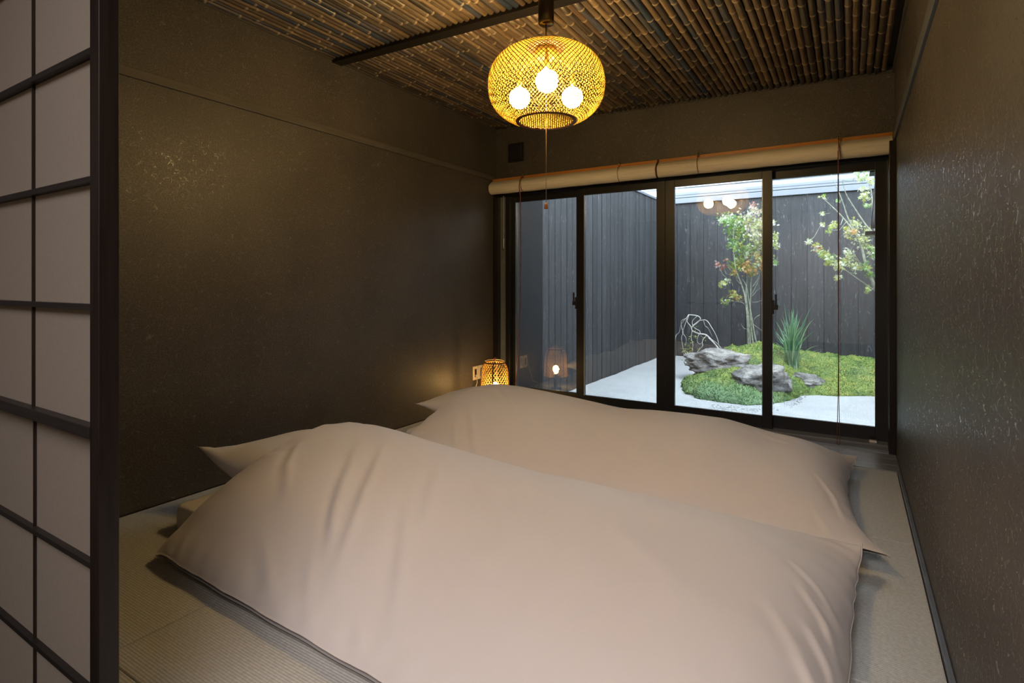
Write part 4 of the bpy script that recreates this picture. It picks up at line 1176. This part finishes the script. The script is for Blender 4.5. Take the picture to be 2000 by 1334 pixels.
maple((1.05, 6.6, ZG + .1), 'pale-leaved maple reaching in from the right edge of the window',
    [([(1850, 705), (1830, 690), (1800, 645), (1760, 600), (1715, 568), (1700, 540), (1690, 512), (1682, 480), (1664, 448), (1640, 418), (1606, 386)], .030, .003),
     ([(1720, 575), (1690, 555), (1655, 530), (1625, 508), (1598, 488), (1580, 472)], .007, .002),
     ([(1760, 600), (1735, 540), (1712, 510), (1690, 485), (1672, 455), (1656, 425), (1646, 395), (1636, 370), (1622, 338)], .011, .003),
     ([(1735, 540), (1714, 470), (1690, 438), (1668, 405), (1652, 378), (1645, 352)], .010, .003),
     ([(1735, 530), (1712, 470), (1705, 420), (1702, 375), (1692, 345), (1682, 330)], .009, .003),
     ([(1715, 570), (1708, 560), (1694, 540), (1680, 515), (1665, 490)], .006, .002)],
    [(1580, 472, 5, 16, [W_, W_, P__]), (1596, 484, 8, 30, [W_, Y_, R_]), (1608, 496, 9, 45, [G_, Y_, W_]), (1622, 507, 10, 55, [Y_, W_, G_]), (1636, 520, 9, 40, [Y_, W_]),
     (1634, 542, 6, 18, [Y_, W_]), (1648, 512, 9, 34, [W_, Y_]), (1660, 500, 10, 40, [Y_, W_]), (1672, 520, 10, 46, [Y_, W_, G_]), (1690, 522, 8, 40, [G_, G_, Y_]),
     (1700, 535, 7, 28, [G_]), (1660, 452, 12, 56, [W_, Y_, P__]), (1672, 436, 10, 40, [W_, W_, Y_]), (1682, 470, 12, 54, [Y_, W_, W_]), (1695, 455, 9, 40, [W_, Y_]),
     (1700, 485, 9, 40, [W_, Y_, G_]), (1668, 452, 5, 14, [O_]), (1628, 438, 8, 24, [W_, Y_]), (1620, 450, 6, 14, [Y_, G_]), (1606, 418, 4, 7, [W_]), (1604, 438, 4, 7, [W_]),
     (1608, 384, 5, 8, [G_, Y_]), (1636, 392, 3, 5, [G_]), (1690, 382, 9, 34, [Y_, W_]), (1684, 370, 6, 14, [W_]), (1693, 402, 6, 16, [G_, W_]), (1688, 346, 8, 22, [W_, G_]),
     (1672, 340, 5, 10, [W_, G_]), (1676, 352, 5, 8, [W_]), (1700, 352, 6, 14, [W_, Y_]), (1694, 566, 5, 14, [Y_, G_]), (1655, 492, 7, 20, [W_]), (1712, 500, 10, 30, [G_, W_])],
    6.6, [], seed=9, lsize=(.020, .036))
# stones strewn at the edge of the moss
rr = random.Random(2); pb = MB()
for _ in range(260):
    a = rr.uniform(0, 1); px = 1390 + a * 190; py = np.interp(px, [1390, 1470, 1545, 1580], [797, 801, 792, 768]) + rr.gauss(0, 3)
    d = at(px, py, 1.0); s = (ZG - H) / (d.z - H); p = Vector((d.x * s, s, ZG + .003)); r_ = rr.uniform(.005, .012)
    q = [Vector((rr.uniform(.6, 1.2) * r_ * x, rr.uniform(.6, 1.2) * r_ * y, rr.uniform(.5, .9) * r_ * z)) for x, y, z in ((1, 0, 0), (0, 1, 0), (-1, 0, 0), (0, -1, 0), (0, 0, 1), (0, 0, -1))]
    pb.add([p + v for v in q], [(0, 1, 4), (1, 2, 4), (2, 3, 4), (3, 0, 4), (1, 0, 5), (2, 1, 5), (3, 2, 5), (0, 3, 5)])
o = pb.build('loose_pebbles', M['siding']); tag(o, 'loose white pebbles strewn along the front edge of the moss', 'pebbles', kind='stuff')
# rolled outdoor screen with its bottom bar at the right end of the window, outside
sc = empty('outdoor_screen', tuple(at(1703, 450, 4.60)), 'folded dark slatted shade hanging outside at the top right of the window', 'shade')
for k in range(5):
    a = at(1711 - k * .5, 335, 4.56 + k * .012); b = at(1702 + k * 1.6, 446, 4.56 + k * .012)
    MB().tube([a, b], .004, 6).build('slat', M['black_plastic'], sc)
d_ = at(1708, 338, 4.58)
MB().box(d_.x - .03, d_.x + .03, 4.4605, 4.63, d_.z - .012, d_.z + .004).build('wall_bracket', M['black_plastic'], sc)
c = at(1701, 457, 4.58)
MB().box(c.x - .035, c.x + .06, c.y - .11, c.y + .03, c.z - .014, c.z + .014).build('bottom_bar', M['frame'], sc, bevel=.003)
